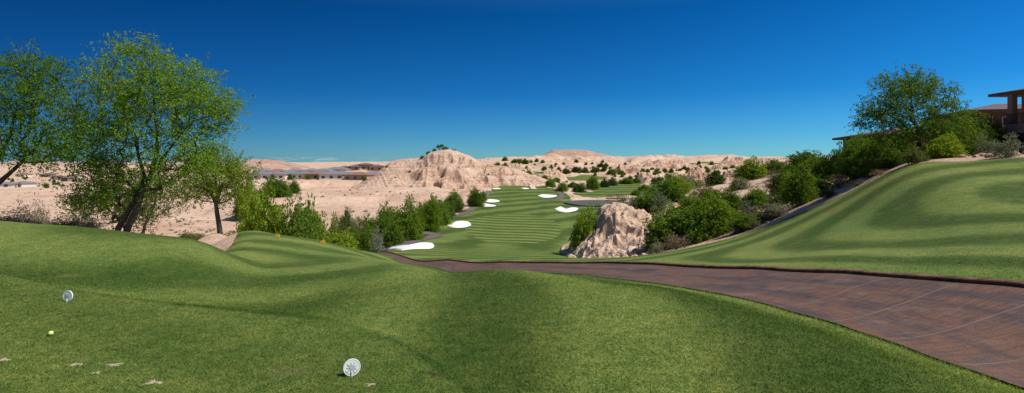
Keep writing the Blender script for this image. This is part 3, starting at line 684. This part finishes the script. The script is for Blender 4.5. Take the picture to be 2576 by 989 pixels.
def sb(kind,p,q,w,h,y=None,**kw):
    if y is None: x,yy=sight(p,q)
    else: yy=y; x=loc(p,y)
    g_=float(hgt(x,yy)); top=EYE-((q-h)-410)/1288*yy
    hh=max(top-g_,h/1288*yy*.8)
    shrub(kind,x,yy,w/1288*yy,hh,**kw)
for a in [('g',1690,632,130,115,43),('g',1745,625,110,105,42),('a',1810,612,110,125,42),('a',1770,560,90,80,47),('g',1640,545,90,70,56),('g',1675,535,90,70,58),('g',1605,530,60,36,58),('g',1560,520,50,30,66),('s',1590,525,34,24,55),('a',1700,520,80,55,62),
 ('a',1482,600,84,80,54),('a',1462,596,56,52,56),('g',1510,560,50,38,60),('g',1650,640,50,50,42),('g',1880,600,90,55,38),('o',1930,580,70,40,38),('s',1962,565,66,48,37),('g',2015,545,75,120,38),('a',1990,500,60,60,45),('a',1890,462,90,62,66),
 ('o',1785,505,60,40,58),('g',1835,520,70,45,52),('g',1900,520,70,50,48),('s',1870,480,60,35,60),('o',1960,470,60,45,52),('g',2030,425,95,45,60),('k',2100,440,70,50,45),('g',2065,440,60,55,52),('g',2160,470,85,110,38),('g',2130,410,60,60,50),
 ('g',2215,430,90,90,36),('o',2190,450,70,60,35),('k',2250,400,80,60,37),('g',2060,500,70,55,40),('d',2110,500,60,50,37),('s',2120,480,50,40,38),('g',2190,470,50,30,34),('o',2240,430,60,30,33),('a',2380,378,75,36,30.5),('a',2345,375,50,30,32),
 ('s',2480,380,45,45,30),('s',2530,398,62,62,26.5),('k',2460,370,60,90,38),('k',2500,370,60,60,40),('o',2300,395,60,25,30),('d',2155,495,60,25,32.6),('d',2215,462,50,22,31.5),('o',2085,520,50,30,34.5),('d',1900,590,50,25,37),('s',1850,600,40,30,38),
 ('g',1720,470,50,25,70),('o',1660,500,40,25,64),('g',1945,430,60,30,70),('d',1760,470,50,30,72),('k',1800,460,50,30,75),('k',2270,392,55,60,42),('g',2405,375,50,30,42),('k',2440,378,40,24,36),('g',2160,380,60,45,47)]:
    sb(*a)
cnt=0
while cnt<58:
    p=random.uniform(1640,2330); y=random.uniform(37,72)
    x=loc(p,y)
    if turfat(x,y)>.3: continue
    s=random.uniform(.6,2.2); shrub(random.choice('agggosddss'),x,y,s*1.3,s); cnt+=1
for a in [('a',640,590,100,100,47),('a',690,590,130,112,46),('g',750,600,110,95,44),('a',790,595,90,95,47),('g',625,590,70,60,50),('a',850,622,85,48,33.5),('g',820,604,60,40,36),('g',885,625,40,30,36),
 ('g',990,600,52,55,66),('a',1030,595,76,90,75),('g',1010,560,50,45,90),('g',960,580,55,45,80),('g',930,580,50,40,85),('o',905,590,50,40,75),('k',870,560,40,30,100),('g',975,560,60,50,95),('a',1085,560,54,70,98),('g',1060,560,50,45,105),
 ('g',1110,545,50,40,112),('g',1100,530,60,35,125),('o',1070,530,40,30,130),('g',1140,510,45,32,150),('g',1197,502,42,32,165),('g',1130,530,30,20,135),('s',900,560,50,30,92),('s',935,570,40,25,88),('o',850,575,50,30,80),('g',920,600,50,35,62),('s',950,600,40,30,60),('a',840,600,50,45,58),('o',1155,520,30,20,145),('g',885,600,40,35,64),
 ('g',1215,495,20,15,185),('g',700,475,70,30,205),('g',690,470,50,25,210),('g',740,462,30,15,230),('g',655,485,50,25,170),('g',620,490,60,25,150)]:
    sb(*a)
G2="small trees around the far greens"
for p,q,w,h,k_ in [(1270,450,22,22,'k'),(1310,456,28,30,'k'),(1245,455,16,16,'k'),(1350,455,14,12,'k'),(1385,470,28,22,'g'),(1415,481,30,24,'g'),(1457,484,34,26,'k'),(1490,475,34,34,'g'),(1440,470,20,14,'g'),(1520,470,24,20,'k'),(1540,466,26,20,'k'),(1575,462,40,18,'g'),(1600,460,26,16,'g'),
 (1300,410,30,12,'k'),(1322,412,20,12,'k'),(1500,432,22,12,'k'),(1470,436,24,14,'k'),(1450,430,24,12,'k'),(1425,436,20,12,'k'),(1540,436,26,14,'g'),(1565,440,20,12,'g'),(1270,405,16,10,'k'),(1830,415,26,16,'k'),(1850,412,18,12,'k'),(1650,462,22,12,'k'),(1680,465,24,14,'k'),(1700,462,20,12,'g'),(1720,455,20,12,'k'),(1525,418,14,8,'k'),(1590,425,14,8,'k'),
 (1620,480,30,18,'g'),(1645,490,30,20,'g'),(1600,492,24,14,'g'),(1665,478,26,16,'g'),(1400,460,18,14,'g'),(1370,452,16,12,'g'),(1330,440,16,12,'g')]:
    x,y=sight(p,q,100); shrub(k_,x,y,w/1288*y,h/1288*y,grp=G2,tree=True)
cnt=0
while cnt<185:
    p=random.uniform(1230,1900); q=random.triangular(404,485,430)
    x,y=sight(p,q,120)
    if y<200 or y>1200 or turfat(x,y)>.4: continue
    s=random.uniform(1.0,2.9)*(.7+y/700); shrub(random.choice('kggggoo'),x,y,s*1.2,s,grp=G2,tree=True); cnt+=1
for p,y,w,h in [(1078,284,14,6),(1092,286,10,8),(1120,284,20,6),(1062,283,12,5),(1140,286,14,5)]:
    x=loc(p,y); zz=float(fhill(np.array([x]),np.array([float(y)]))[0]); shrub('g' if w<20 else 'o',x,y,w/1288*y,h/1288*y+.6,z0=zz,grp="shrubs on the rock hill top")
for i in range(14):
    x=random.uniform(-80,5); y=random.uniform(245,282); zz=float(fhill(np.array([x]),np.array([y]))[0]); s=random.uniform(.5,1.1); shrub(random.choice('gkd'),x,y,s*1.2,s,z0=zz,grp="shrubs on the rock hill")
for i in range(38):
    p=random.uniform(-40,235); y=random.uniform(16,21); x=loc(p,y); g_=float(hgt(x,y)); top=EYE-(random.uniform(528,556)-410)/1288*y
    shrub(random.choice('dddos'),x,y,random.uniform(.5,1.1),max(.4,top-g_),grp="dry brush along the mound edge")
for p,y in [(90,19),(120,19.5),(60,18.5),(470,40),(480,44),(500,43),(515,47),(530,44),(540,50),(560,42),(575,40),(590,41),(455,46)]:
    x=loc(p,y); shrub('o' if p>300 else 'd',x,y,1.7 if p>300 else 1.2,1.0 if p>300 else 1.9,grp="dry brush along the mound edge")
x=loc(1106,285); y=285; zz=float(fhill(np.array([x]),np.array([y*1.]))[0])
make_tree("desert_tree",(x,y,zz-.3),[[(0,0,0,.22),(-.1,0,1.4,.18),(.2,0,2.4,.12)]],[((-.6,0,2.7),(1.1,1.0,.6),14),((.9,0,3.2),(1.1,1.0,.7),14)],"small windswept tree on top of the rock hill",M_leafB,per=40,tl=.6,ll=.35,lw=.2,seed=77,tip=.03)
# ------------------------------------------------------------ scrub (uncountable)
xs=[];ys=[]
while len(xs)<3300:
    y=math.exp(random.uniform(math.log(45),math.log(900))); b=random.uniform(-1.05,.8); x=b*y
    if b<-.2 and random.random()<.35: continue
    if turfat(x,y)>.25: continue
    if fbm(np.array([x/25]),np.array([y/25]),2,123)[0]<-.08: continue
    if -.31<b<.08 and 225<y<335: continue
    if ((b*1288+1288-1500)/75)**2+((y-186)/14)**2<1.6: continue
    xs.append(x);ys.append(y)
xs=np.array(xs);ys=np.array(ys);zs=hgt(xs,ys); s=(.15+.28*rng.random(len(xs))**2)*(1+ys/350)
cc=np.repeat(np.c_[xs,ys,zs+s*.35],16,0); ss=np.repeat(s,16)
p=cc+rng.normal(size=cc.shape)*ss[:,None]*np.array([.45,.45,.25])
a=rng.normal(size=cc.shape);a[:,2]=np.abs(a[:,2])+.5;a/=np.linalg.norm(a,axis=1)[:,None]; bb=np.cross(a,rng.normal(size=cc.shape));bb/=np.linalg.norm(bb,axis=1)[:,None]
a*=ss[:,None]*.4;bb*=ss[:,None]*.22
LV=np.stack([p-a,p+bb,p+a,p-bb],1).reshape(-1,3)
link(bpy.data.objects.new("desert_scrub",mesh_np("desert_scrub",LV,quads(len(LV)//4),M_scrub,False)),kind="stuff",label="tiny scattered scrub tufts over the desert floor",category="scrub")
# ------------------------------------------------------------ near grass blades
nb=300000
yy=2.7*np.exp(rng.random(nb)*math.log(13/2.7)); bb_=rng.uniform(-1.12,1.1,nb); xx=bb_*yy
lx=np.interp(yy,roadL[:,1],roadL[:,0]); rx=np.interp(yy,roadR[:,1],roadR[:,0])
kp=((xx<lx-.0)|(xx>rx+.2))&(rng.random(nb)<sstep(13,7,yy)*.9+.1); xx=xx[kp];yy=yy[kp]; zz=hgt(xx,yy); nb=len(xx)
hh=(.008+.011*rng.random(nb))*(1+yy*.02); ww=(.0022+.0022*rng.random(nb))*(.6+yy*.13)
an=rng.random(nb)*6.28; dx=np.cos(an)*ww; dy=np.sin(an)*ww; lx_=rng.normal(size=nb)*hh*.9; ly_=rng.normal(size=nb)*hh*.9
V=np.stack([np.c_[xx-dx,yy-dy,zz-.002],np.c_[xx+dx,yy+dy,zz-.002],np.c_[xx+lx_,yy+ly_,zz+hh]],1).reshape(-1,3)
me=mesh_np("turf_grass",V,np.arange(3*nb).reshape(-1,3),M_blade,False)
at=me.attributes.new("mow",'FLOAT','POINT'); at.data.foreach_set("value",np.repeat(grid_at(mow,xx,yy),3).astype(np.float32))
link(bpy.data.objects.new("turf_grass",me),kind="stuff",label="short mown turf grass blades",category="grass")
nb=26000; s_=rng.random(nb)*499; i=s_.astype(int); fr=(s_-i)[:,None]
i2=np.minimum(i+1,499); side=rng.random(nb)<.5
pr_=RR[i]*(1-fr)+RR[i2]*fr+dirv[i]*(.15+.08*rng.random(nb))[:,None]; pl_=RL2[i]*(1-fr)+RL2[i2]*fr-dirv[i]*(rng.random(nb)*.10-.02)[:,None]
q=np.where(side[:,None],pr_,pl_); zz=hgt(q[:,0],q[:,1]); hh=.03+.05*rng.random(nb); hh=np.where(side,hh*1.5,hh*.6)
an=rng.random(nb)*6.28; ww=.005; V=np.stack([np.c_[q[:,0]-np.cos(an)*ww,q[:,1]-np.sin(an)*ww,zz],np.c_[q[:,0]+np.cos(an)*ww,q[:,1]+np.sin(an)*ww,zz],np.c_[q[:,0]+rng.normal(size=nb)*.02,q[:,1]+rng.normal(size=nb)*.02,zz+hh]],1).reshape(-1,3)
me=mesh_np("edge_grass",V,np.arange(3*nb).reshape(-1,3),M_blade,False)
at=me.attributes.new("mow",'FLOAT','POINT'); at.data.foreach_set("value",np.full(3*nb,.5,np.float32))
link(bpy.data.objects.new("edge_grass",me),kind="stuff",label="ragged grass fringe along the road edges",category="grass")
# ------------------------------------------------------------ boulders
import bmesh
def boulder_mesh(seed,mat):
    bm=bmesh.new(); bmesh.ops.create_icosphere(bm,subdivisions=3,radius=.5)
    for v in bm.verts:
        c=v.co; k_=1+.5*float(fbm(np.array([c.x*2+seed]),np.array([c.y*2+c.z*1.7]),3,seed)[0]); v.co=Vector((c.x*k_*1.2,c.y*k_,c.z*k_*.75))
    me=bpy.data.meshes.new("boulder"); bm.to_mesh(me); bm.free(); me.materials.append(mat); return me
M_bould=mk_plain("boulder_mat",(.50,.33,.225),.95,.35,2.5,.9,.12,.1)
BM=[boulder_mesh(i,M_bould) for i in range(4)]
for i in range(90):
    if i<30: p=random.uniform(2260,2600); y=random.uniform(26,33)
    elif i<48: p=random.uniform(1900,2260); y=random.uniform(34,48)
    else: p=random.uniform(1430,1650); y=random.uniform(40.5,46)
    x=loc(p,y)
    if i<48 and turfat(x,y)>.45: continue
    s=random.uniform(.15,.5) if i<48 else random.uniform(.2,.8)**1.3
    o=bpy.data.objects.new("boulder",random.choice(BM)); o.location=(x,y,float(hgt(x,y))+s*.1); o.scale=(s,s,s); o.rotation_euler=(0,0,random.random()*6)
    link(o,label="rough reddish desert boulder on bare soil",category="boulder",group="boulders on the slope")
# ------------------------------------------------------------ houses
M_stucco=[mk_plain("stucco_tan",(.36,.27,.20),.9,.08,1),mk_plain("stucco_white",(.66,.58,.49),.9,.06,1),mk_plain("stucco_brown",(.29,.20,.155),.9,.08,1)]
M_roofs=[mk_plain("roof_grey",(.20,.19,.195),.9,.2,2),mk_plain("roof_red",(.25,.145,.105),.9,.2,2),mk_plain("roof_brown",(.17,.12,.10),.9,.2,2)]
M_glass,nt,b=newmat("window_glass"); b.inputs["Base Color"].default_value=(.03,.04,.05,1); b.inputs["Roughness"].default_value=.08
M_frame=mk_plain("window_frame",(.4,.33,.28),.7,.05,2)
def hip(w,d,z0,h,ov):
    W_,D_=w/2+ov,d/2+ov; r=max(W_-D_,.3)
    V=[(-W_,-D_,z0),(W_,-D_,z0),(W_,D_,z0),(-W_,D_,z0),(-W_,-D_,z0+.22),(W_,-D_,z0+.22),(W_,D_,z0+.22),(-W_,D_,z0+.22),(-r,0,z0+h),(r,0,z0+h)]
    F=[(3,2,1,0),(0,1,5,4),(1,2,6,5),(2,3,7,6),(3,0,4,7),(4,5,9,8),(5,6,9),(6,7,8,9),(7,4,8)]
    return V,F
def window(par,x,z0,w,h,yf,side='f'):
    f=.09
    if side=='f': fr=[(x-w/2,x+w/2,yf-.06,yf-.003,z0,z0+f),(x-w/2,x+w/2,yf-.06,yf-.003,z0+h-f,z0+h),(x-w/2,x-w/2+f,yf-.06,yf-.003,z0+f,z0+h-f),(x+w/2-f,x+w/2,yf-.06,yf-.003,z0+f,z0+h-f)]; gl=[(x-w/2+f,x+w/2-f,yf-.03,yf-.004,z0+f,z0+h-f)]
    else: fr=[(yf-.06,yf-.003,x-w/2,x+w/2,z0,z0+f),(yf-.06,yf-.003,x-w/2,x+w/2,z0+h-f,z0+h),(yf-.06,yf-.003,x-w/2,x-w/2+f,z0+f,z0+h-f),(yf-.06,yf-.003,x+w/2-f,x+w/2,z0+f,z0+h-f)]; gl=[(yf-.03,yf-.004,x-w/2+f,x+w/2-f,z0+f,z0+h-f)]
    o=part("window",boxes("window",gl,M_glass),par); part("frame",boxes("frame",fr,M_frame),o)
def far_house(p,y,wm,dm,hm,rh,mi,ri,zb=None,grp="houses on the desert plateau",rot=0):
    x=loc(p,y); zg=float(hgt(x,y)) if zb is None else zb
    e=empty("house",(x,y,zg),rot,label="single storey stucco house with %s hipped tile roof"%(["grey","red","brown"][ri]),category="house",group=grp)
    part("wall",boxes("wall",[(-wm/2,wm/2,-dm/2,dm/2,-1.5,hm)],M_stucco[mi]),e)
    V,F_=hip(wm,dm,hm,rh,.7); part("roof",mesh_py("roof",V,F_,M_roofs[ri]),e)
    nwn=max(2,int(wm/4))
    for i in range(nwn):
        xw=-wm/2+wm*(i+.5)/nwn; part("window",boxes("window",[(xw-.9,xw+.9,-dm/2-.05,-dm/2+.02,.7,2.2)],M_glass),e)
hs=[(655,325,13,9,3.,1.7,1,0),(692,318,14,10,3.,1.8,1,0),(728,335,13,9,3.,1.7,0,0),(765,325,12,9,3.,1.7,1,0),(803,320,14,10,3.,1.9,0,1),(838,313,14,10,3.,1.9,1,0),(872,318,13,10,3.,1.8,0,0),(905,309,15,11,3.,1.9,0,1),(938,322,14,10,3,1.9,1,0),
 (815,360,14,10,4.2,2,1,0),(850,370,15,10,5.2,2,1,0),(785,385,13,10,4,2,0,0),(745,385,14,9,4,2,1,0),(700,390,14,9,3.6,2,0,1),(665,390,14,9,3.4,2,1,0)]
for h_ in hs: far_house(*h_,rot=random.uniform(-.3,.3))
for p,y,w_,hh_ in [(893,420,11,2.6),(920,425,13,3.8),(950,418,11,3.2),(868,430,9,2.6)]:
    far_house(p,y,w_,11,hh_,1.7,0,2,grp="large hillside lodge buildings")
for p,y in [(10,318),(62,330),(150,460),(175,440),(120,520),(60,520),(190,500)]:
    far_house(p,y,10,8,2.4,1.5,random.choice([0,1]),0 if y<400 else random.choice([1,2]),grp="houses in the desert basin",rot=random.uniform(-.4,.4))
for i in range(30):
    p=random.uniform(640,960); y=random.uniform(296,400); x=loc(p,y); s=random.uniform(1.5,3.2); shrub(random.choice('kgg'),x,y,s,s*1.1,grp="garden trees between the houses",tree=True)
for i in range(22):
    p=random.uniform(-20,200); y=random.uniform(300,500); x=loc(p,y); s=random.uniform(1.5,3.); shrub(random.choice('kgg'),x,y,s,s,grp="garden trees between the houses",tree=True)
# ---- clubhouse buildings
M_st1=mk_plain("stucco_rose",(.30,.185,.15),.9,.08,1); M_st2=mk_plain("stucco_dark",(.15,.10,.08),.9,.1,1)
m,nt,b=newmat("tile_roof"); k=N(nt); P,g=pos(k)
wv=k.n("ShaderNodeTexWave"); wv.inputs["Scale"].default_value=2.2; wv.inputs["Distortion"].default_value=.5; k.l(P,wv.inputs[0])
k.l(k.mix(1.,k.ramp(k.noise(P,3,4),[(.3,(.10,.068,.056)),(.7,(.20,.13,.105))]),k.ramp(wv.outputs["Fac"],[(0,g3(.6)),(1,g3(1.1))]),'MULTIPLY'),b.inputs["Base Color"]); b.inputs["Roughness"].default_value=.85
M_tile=m
y=50.;x=loc(2500,y); zb=float(hgt(x,y))
e=empty("clubhouse",(x,y,zb),-.30,label="brown two storey stucco clubhouse with low tiled roof",category="building")
part("wall",boxes("wall",[(-3.4,4.5,-4,4,-1,3.6)],M_st2),e)
V,F_=hip(8,8,3.6,1.15,.7); V=[(a+.5,b_,c) for a,b_,c in V]; part("roof",mesh_py("roof",V,F_,M_tile),e)
for xw in (-2.4,-1.0,.8,2.6): window(e,xw,2.3,.75,.9,-4)
for xw in (-2.2,0,2.4): window(e,xw,.3,1.2,1.4,-4)
for yw in (-2,1.5): window(e,yw,2.3,.8,.9,-3.4,'s')
y=52; x=loc(2215,y); zb=float(hgt(x,y))
e=empty("clubhouse",(x,y,zb-.6),-.25,label="brown stucco clubhouse wing with wide eaves and windows",category="building")
part("wall",boxes("wall",[(-2.2,5.8,-3.5,3.5,-1.5,2.9)],M_st2),e)
V,F_=hip(8,7,2.9,1.0,.8); V=[(a+1.8,b_,c) for a,b_,c in V]; part("roof",mesh_py("roof",V,F_,M_tile),e)
for xw in (-1.4,-.2,1.2,3.): window(e,xw,1.0,.9,1.4,-3.5)
y=36.;x=43.2; zb=2.35
e=empty("balcony_house",(x,y,zb),0,label="rose stucco house with tiled eave and iron balcony railing",category="building")
part("wall",boxes("wall",[(-4.7,5,-3,4,-.8,2.3),(-3.4,5,-1.2,4,2.3,4.6)],M_st1),e)
V,F_=hip(9.0,8.6,4.6,1.2,.7); V=[(a+.3,b_+.2,c) for a,b_,c in V]; part("roof",mesh_py("roof",V,F_,M_tile),e)
part("balcony_railing",boxes("balcony_railing",[(-4.7,5,-3.,-2.96,3.05,3.1),(-4.7,5,-3.,-2.96,2.38,2.42),(-4.7,-4.66,-2.95,3.9,3.05,3.1),(-4.7,-4.66,-2.95,3.9,2.38,2.42)]+[(xx_-.012,xx_+.012,-2.99,-2.965,2.3,3.05) for xx_ in np.arange(-4.68,5,.12)]+[(-4.69,-4.67,yy_-.012,yy_+.012,2.3,3.05) for yy_ in np.arange(-2.9,3.9,.12)],mk_plain("iron",(.03,.025,.025),.6,.1,2)),e)
part("column",boxes("column",[(-4.6,-4.2,3.5,3.9,2.3,4.6)],M_st1),e)
for xw in (-3.4,-1,1.5): window(e,xw,.2,1.3,1.3,-3)
for xw in (-2.2,0,2.2): window(e,xw,2.5,1.1,1.3,-1.2)
window(e,2.6,.5,1.2,1.2,-4.7,'s')
window(e,2.2,2.6,1.0,1.4,-3.4,'s')
# ------------------------------------------------------------ golf cart
M_cw=mk_plain("cart_paint",(.10,.17,.13),.4,.04,2); M_blk=mk_plain("tyre_rubber",(.02,.02,.02),.9,.1,5)
y=41.;x=loc(2424,y)
e=empty("golf_cart",(x,y,float(hgt(x,y))+.0),.3,label="green golf cart parked behind the shrubs",category="golf cart")
part("body",boxes("body",[(-1.1,1.1,-.55,.55,.25,.55),(-1.1,-.35,-.5,.5,.55,.85),(.65,1.1,-.5,.5,.55,.95)],M_cw),e)
part("roof",boxes("roof",[(-.9,.85,-.6,.6,1.75,1.83),(-.7,.65,-.45,.45,1.83,1.87)],M_cw),e)
part("seat",boxes("seat",[(-.3,.2,-.48,.48,.56,.75),(-.33,-.22,-.48,.48,.76,1.15)],M_blk),e)
part("windscreen",boxes("windscreen",[(.72,.74,-.45,.45,.95,1.7)],M_glass),e)
for sx in (-.8,.75):
    for sy in (-.53,.53): part("post",boxes("post",[(sx-.02,sx+.02,sy-.02,sy+.02,.85,1.75)],M_blk),e)
def cyl(name,r,h,mat,n_=28,axis='z',bev=0.0):
    prof=[(0,-h/2),(r-bev,-h/2),(r,-h/2+bev),(r,h/2-bev),(r-bev,h/2),(0,h/2)]
    V=[]
    for (rr,zz) in prof:
        for i in range(n_):
            a=2*math.pi*i/n_; v=(rr*math.cos(a),rr*math.sin(a),zz)
            V.append(v if axis=='z' else (v[0],v[2],v[1]))
    F=[tuple(int(v) for v in f) for f in gridfaces(len(prof),n_,True)]
    return mesh_py(name,V,F,mat,False)
for sx in (-.75,.75):
    for sy in (-.5,.5):
        o=part("wheel",cyl("wheel",.23,.18,M_blk,20,axis='y',bev=.03),e); o.location=(sx,sy,.23)
# ------------------------------------------------------------ tee markers
M_mk=mk_plain("marker_cream",(.74,.74,.66),.55,.05,30,.2,.003); M_mk2=mk_plain("marker_relief",(.46,.47,.41),.6,.1,40,.2,.003); M_yel=mk_plain("marker_yellow",(.75,.50,.05),.5,.1,30)
def marker(x,y,rad,label,face,tilt,disc,relief):
    e=empty("tee_marker",(x,y,float(hgt(x,y))+.0),face,label=label,category="tee marker",group="round tee markers on the turf")
    def put(nm,me):
        o=part(nm,me,e); o.location=(0,0,rad*.97); o.rotation_euler=(math.pi/2-tilt,0,0); return o
    put("disc",cyl("disc",rad*.93,rad*.16,disc,40,bev=rad*.03))
    V=[];n1,n2=48,8
    for i in range(n1):
        a=2*math.pi*i/n1
        for j_ in range(n2):
            t=2*math.pi*j_/n2; r=rad*(.93+.07*math.cos(t)); V.append((r*math.cos(a),r*math.sin(a),rad*.12*math.sin(t)))
    F=[(i*n2+j_,((i+1)%n1)*n2+j_,((i+1)%n1)*n2+(j_+1)%n2,i*n2+(j_+1)%n2) for i in range(n1) for j_ in range(n2)]
    put("rim",mesh_py("rim",V,F,disc,True))
    V=[];F=[]
    def poly(pts,z0,z1):
        o=len(V); n_=len(pts)
        V.extend([(a,b_,z0) for a,b_ in pts]); V.extend([(a,b_,z1) for a,b_ in pts])
        F.append(tuple(range(o+n_,o+2*n_)))
        for i in range(n_): F.append((o+i,o+(i+1)%n_,o+n_+(i+1)%n_,o+n_+i))
    zt=rad*.08
    for i in range(9):
        a=2*math.pi*i/9+.3; r0,r1=.28*rad,(.56+.1*(i%2))*rad
        poly([(r0*math.cos(a-.22),r0*math.sin(a-.22)),(r1*math.cos(a-.08),r1*math.sin(a-.08)),(r1*math.cos(a+.10),r1*math.sin(a+.10)),(r0*math.cos(a+.22),r0*math.sin(a+.22))],zt,zt+rad*.05)
    poly([(rad*.24*math.cos(t),rad*.24*math.sin(t)) for t in np.linspace(0,2*math.pi,16,endpoint=False)],zt,zt+rad*.07)
    for i in range(22):
        a=math.pi*(1.12+.76*i/21); r=.77*rad; s_=rad*.035
        poly([(r*math.cos(a)+s_*dx_,r*math.sin(a)+s_*dy_) for dx_,dy_ in ((-1,-1.5),(1,-1.5),(1,1.5),(-1,1.5))],zt,zt+rad*.04)
    put("emblem",mesh_py("emblem",V,F,relief))
    part("stake",boxes("stake",[(-rad*.07,rad*.07,-.02,.02,-.08,.04)],disc),e)
mx,my=sight(885,945,2.5,8); marker(mx,my,.066,"round cream tee marker with raised crest on turf",.38,.12,M_mk,M_mk2)
mx,my=sight(171,759,2.5,9); marker(mx,my,.066,"round cream tee marker turned slightly sideways on turf",-.15,.1,M_mk,M_mk2)
for p,q in ((698,600),(812,615)):
    mx,my=sight(p,q,16,30); marker(mx,my,.11,"small round yellow tee marker on the lower tee",-.1,.1,M_yel,M_yel)
m,nt,b=newmat("golf_ball_mat"); k=N(nt); tc=k.n("ShaderNodeTexCoord")
vo=k.n("ShaderNodeTexVoronoi"); vo.inputs["Scale"].default_value=260; k.l(tc.outputs["Object"],vo.inputs["Vector"])
b.inputs["Base Color"].default_value=(.72,.80,.22,1); b.inputs["Roughness"].default_value=.35
bp=k.bump(vo.outputs["Distance"],.5,.002); k.l(bp.outputs[0],b.inputs["Normal"])
bm=bmesh.new(); bmesh.ops.create_icosphere(bm,subdivisions=5,radius=.0214); me=bpy.data.meshes.new("golf_ball"); bm.to_mesh(me); bm.free(); me.materials.append(m)
for p_ in me.polygons: p_.use_smooth=True
gx,gy=sight(128,845,2.5,8); o=bpy.data.objects.new("golf_ball",me); o.location=(gx,gy,float(hgt(gx,gy))+.027); link(o,label="yellow golf ball resting on the tee turf",category="golf ball")
M_div=mk_plain("divot_soil_mat",(.42,.33,.23),.95,.4,40,.5,.01,.1); M_div2=mk_plain("divot_dark_mat",(.06,.05,.02),.95,.4,40,.5,.01,.1)
for p,q,wm,mt in [(190,917,.045,0),(288,918,.05,0),(385,962,.055,0),(8,905,.04,0),(242,938,.028,0),(1100,942,.06,1),(60,744,.04,1),(293,880,.035,1),(930,968,.03,0),(400,900,.03,1)]:
    x,y=sight(p,q,2.5,9); n_=26
    V=[(x,y,float(hgt(x,y))+.007)]
    for r_ in (.6,1.):
        for i in range(n_):
            a=2*math.pi*i/n_; r=wm*r_*(1+.5*math.sin(3*a+p)+.5*random.uniform(-1,1)*r_); xx_=x+r*math.cos(a)*1.2; yy_=y+r*.75*math.sin(a); V.append((xx_,yy_,float(hgt(xx_,yy_))+(.006 if r_<1 else -.003)))
    F=[(0,1+i,1+(i+1)%n_) for i in range(n_)]+[(1+i,1+n_+i,1+n_+(i+1)%n_,1+(i+1)%n_) for i in range(n_)]
    link(bpy.data.objects.new("divot",mesh_py("divot",V,F,M_div if mt==0 else M_div2,True)),kind="structure",label="small bare divot scar in the tee turf",category="divot")
# ------------------------------------------------------------ light, sky, camera
sx,sy=.88,-.28; el=math.radians(53)
d=Vector((sx,sy,0)).normalized()*math.cos(el)+Vector((0,0,math.sin(el)))
sun=bpy.data.lights.new("sun","SUN"); sun.energy=5.0; sun.angle=math.radians(.53); sun.color=(1,.965,.90)
so=bpy.data.objects.new("sun",sun); so.rotation_euler=d.to_track_quat('Z','Y').to_euler(); C.objects.link(so)
wd=bpy.data.worlds.new("World"); bpy.context.scene.world=wd; wd.use_nodes=True; nt=wd.node_tree; k=N(nt)
bg=nt.nodes["Background"]; sky=k.n("ShaderNodeTexSky",sky_type='NISHITA'); sky.sun_disc=False; sky.sun_elevation=el; sky.sun_rotation=math.atan2(sx,sy)
sky.ozone_density=3.0; sky.air_density=1.0; sky.dust_density=.2; sky.altitude=600
tc=k.n("ShaderNodeTexCoord"); sp=k.n("ShaderNodeSeparateXYZ"); k.l(tc.outputs["Generated"],sp.inputs[0])
# tint by elevation, unseen upper sky brighter for fill; polarisation darkening across the sky
tint=k.ramp(sp.outputs[2],[(.0,(.36,.80,1.14)),(.05,(.20,.66,1.10)),(.13,(.06,.50,.98)),(.28,(.015,.40,.84)),(.6,(.6,.95,1.3))])
vm=k.n("ShaderNodeVectorMath",operation='DOT_PRODUCT'); k.l(tc.outputs["Generated"],vm.inputs[0]); vm.inputs[1].default_value=(.97,.0,-.22)
pol=k.ramp(k.math('ADD',k.math('MULTIPLY',vm.outputs["Value"],.5),.5),[(.08,(.30,.34,.42)),(.4,(.78,.80,.84)),(.85,(1.2,1.3,1.27))])
c=k.mix(1.,sky.outputs[0],tint,'MULTIPLY'); c=k.mix(1.,c,pol,'MULTIPLY')
mp=k.n("ShaderNodeMapping"); k.l(tc.outputs["Generated"],mp.inputs[0]); mp.inputs["Scale"].default_value=(22,22,160)
cn=k.ramp(k.noise(mp.outputs[0],1.,5,.6),[(.5,g3(0)),(.62,g3(1))])
bandm=k.ramp(sp.outputs[2],[(.0,g3(1)),(.006,g3(.7)),(.010,g3(0))])
xm=k.ramp(k.math('ADD',sp.outputs[0],.5,True),[(.0,g3(0)),(.05,g3(1)),(.2,g3(1)),(.26,g3(0.)),(.9,g3(0.1))])
c=k.mix(k.math('MULTIPLY',k.math('MULTIPLY',cn,bandm),k.math('MULTIPLY',xm,.65)),c,(7.5,8.,8.6))
k.l(c,bg.inputs[0]); bg.inputs[1].default_value=.09
cam=bpy.data.cameras.new("camera"); cam.sensor_width=36; cam.lens=18; cam.shift_y=-(196.5-163)/1024; cam.clip_end=20000; cam.clip_start=.05
co=bpy.data.objects.new("camera",cam); co.location=(0,0,EYE); co.rotation_euler=(math.pi/2,0,0); C.objects.link(co)
sc_=bpy.context.scene; sc_.camera=co; sc_.view_settings.view_transform='Standard'; sc_.view_settings.look='None'; sc_.view_settings.exposure=0
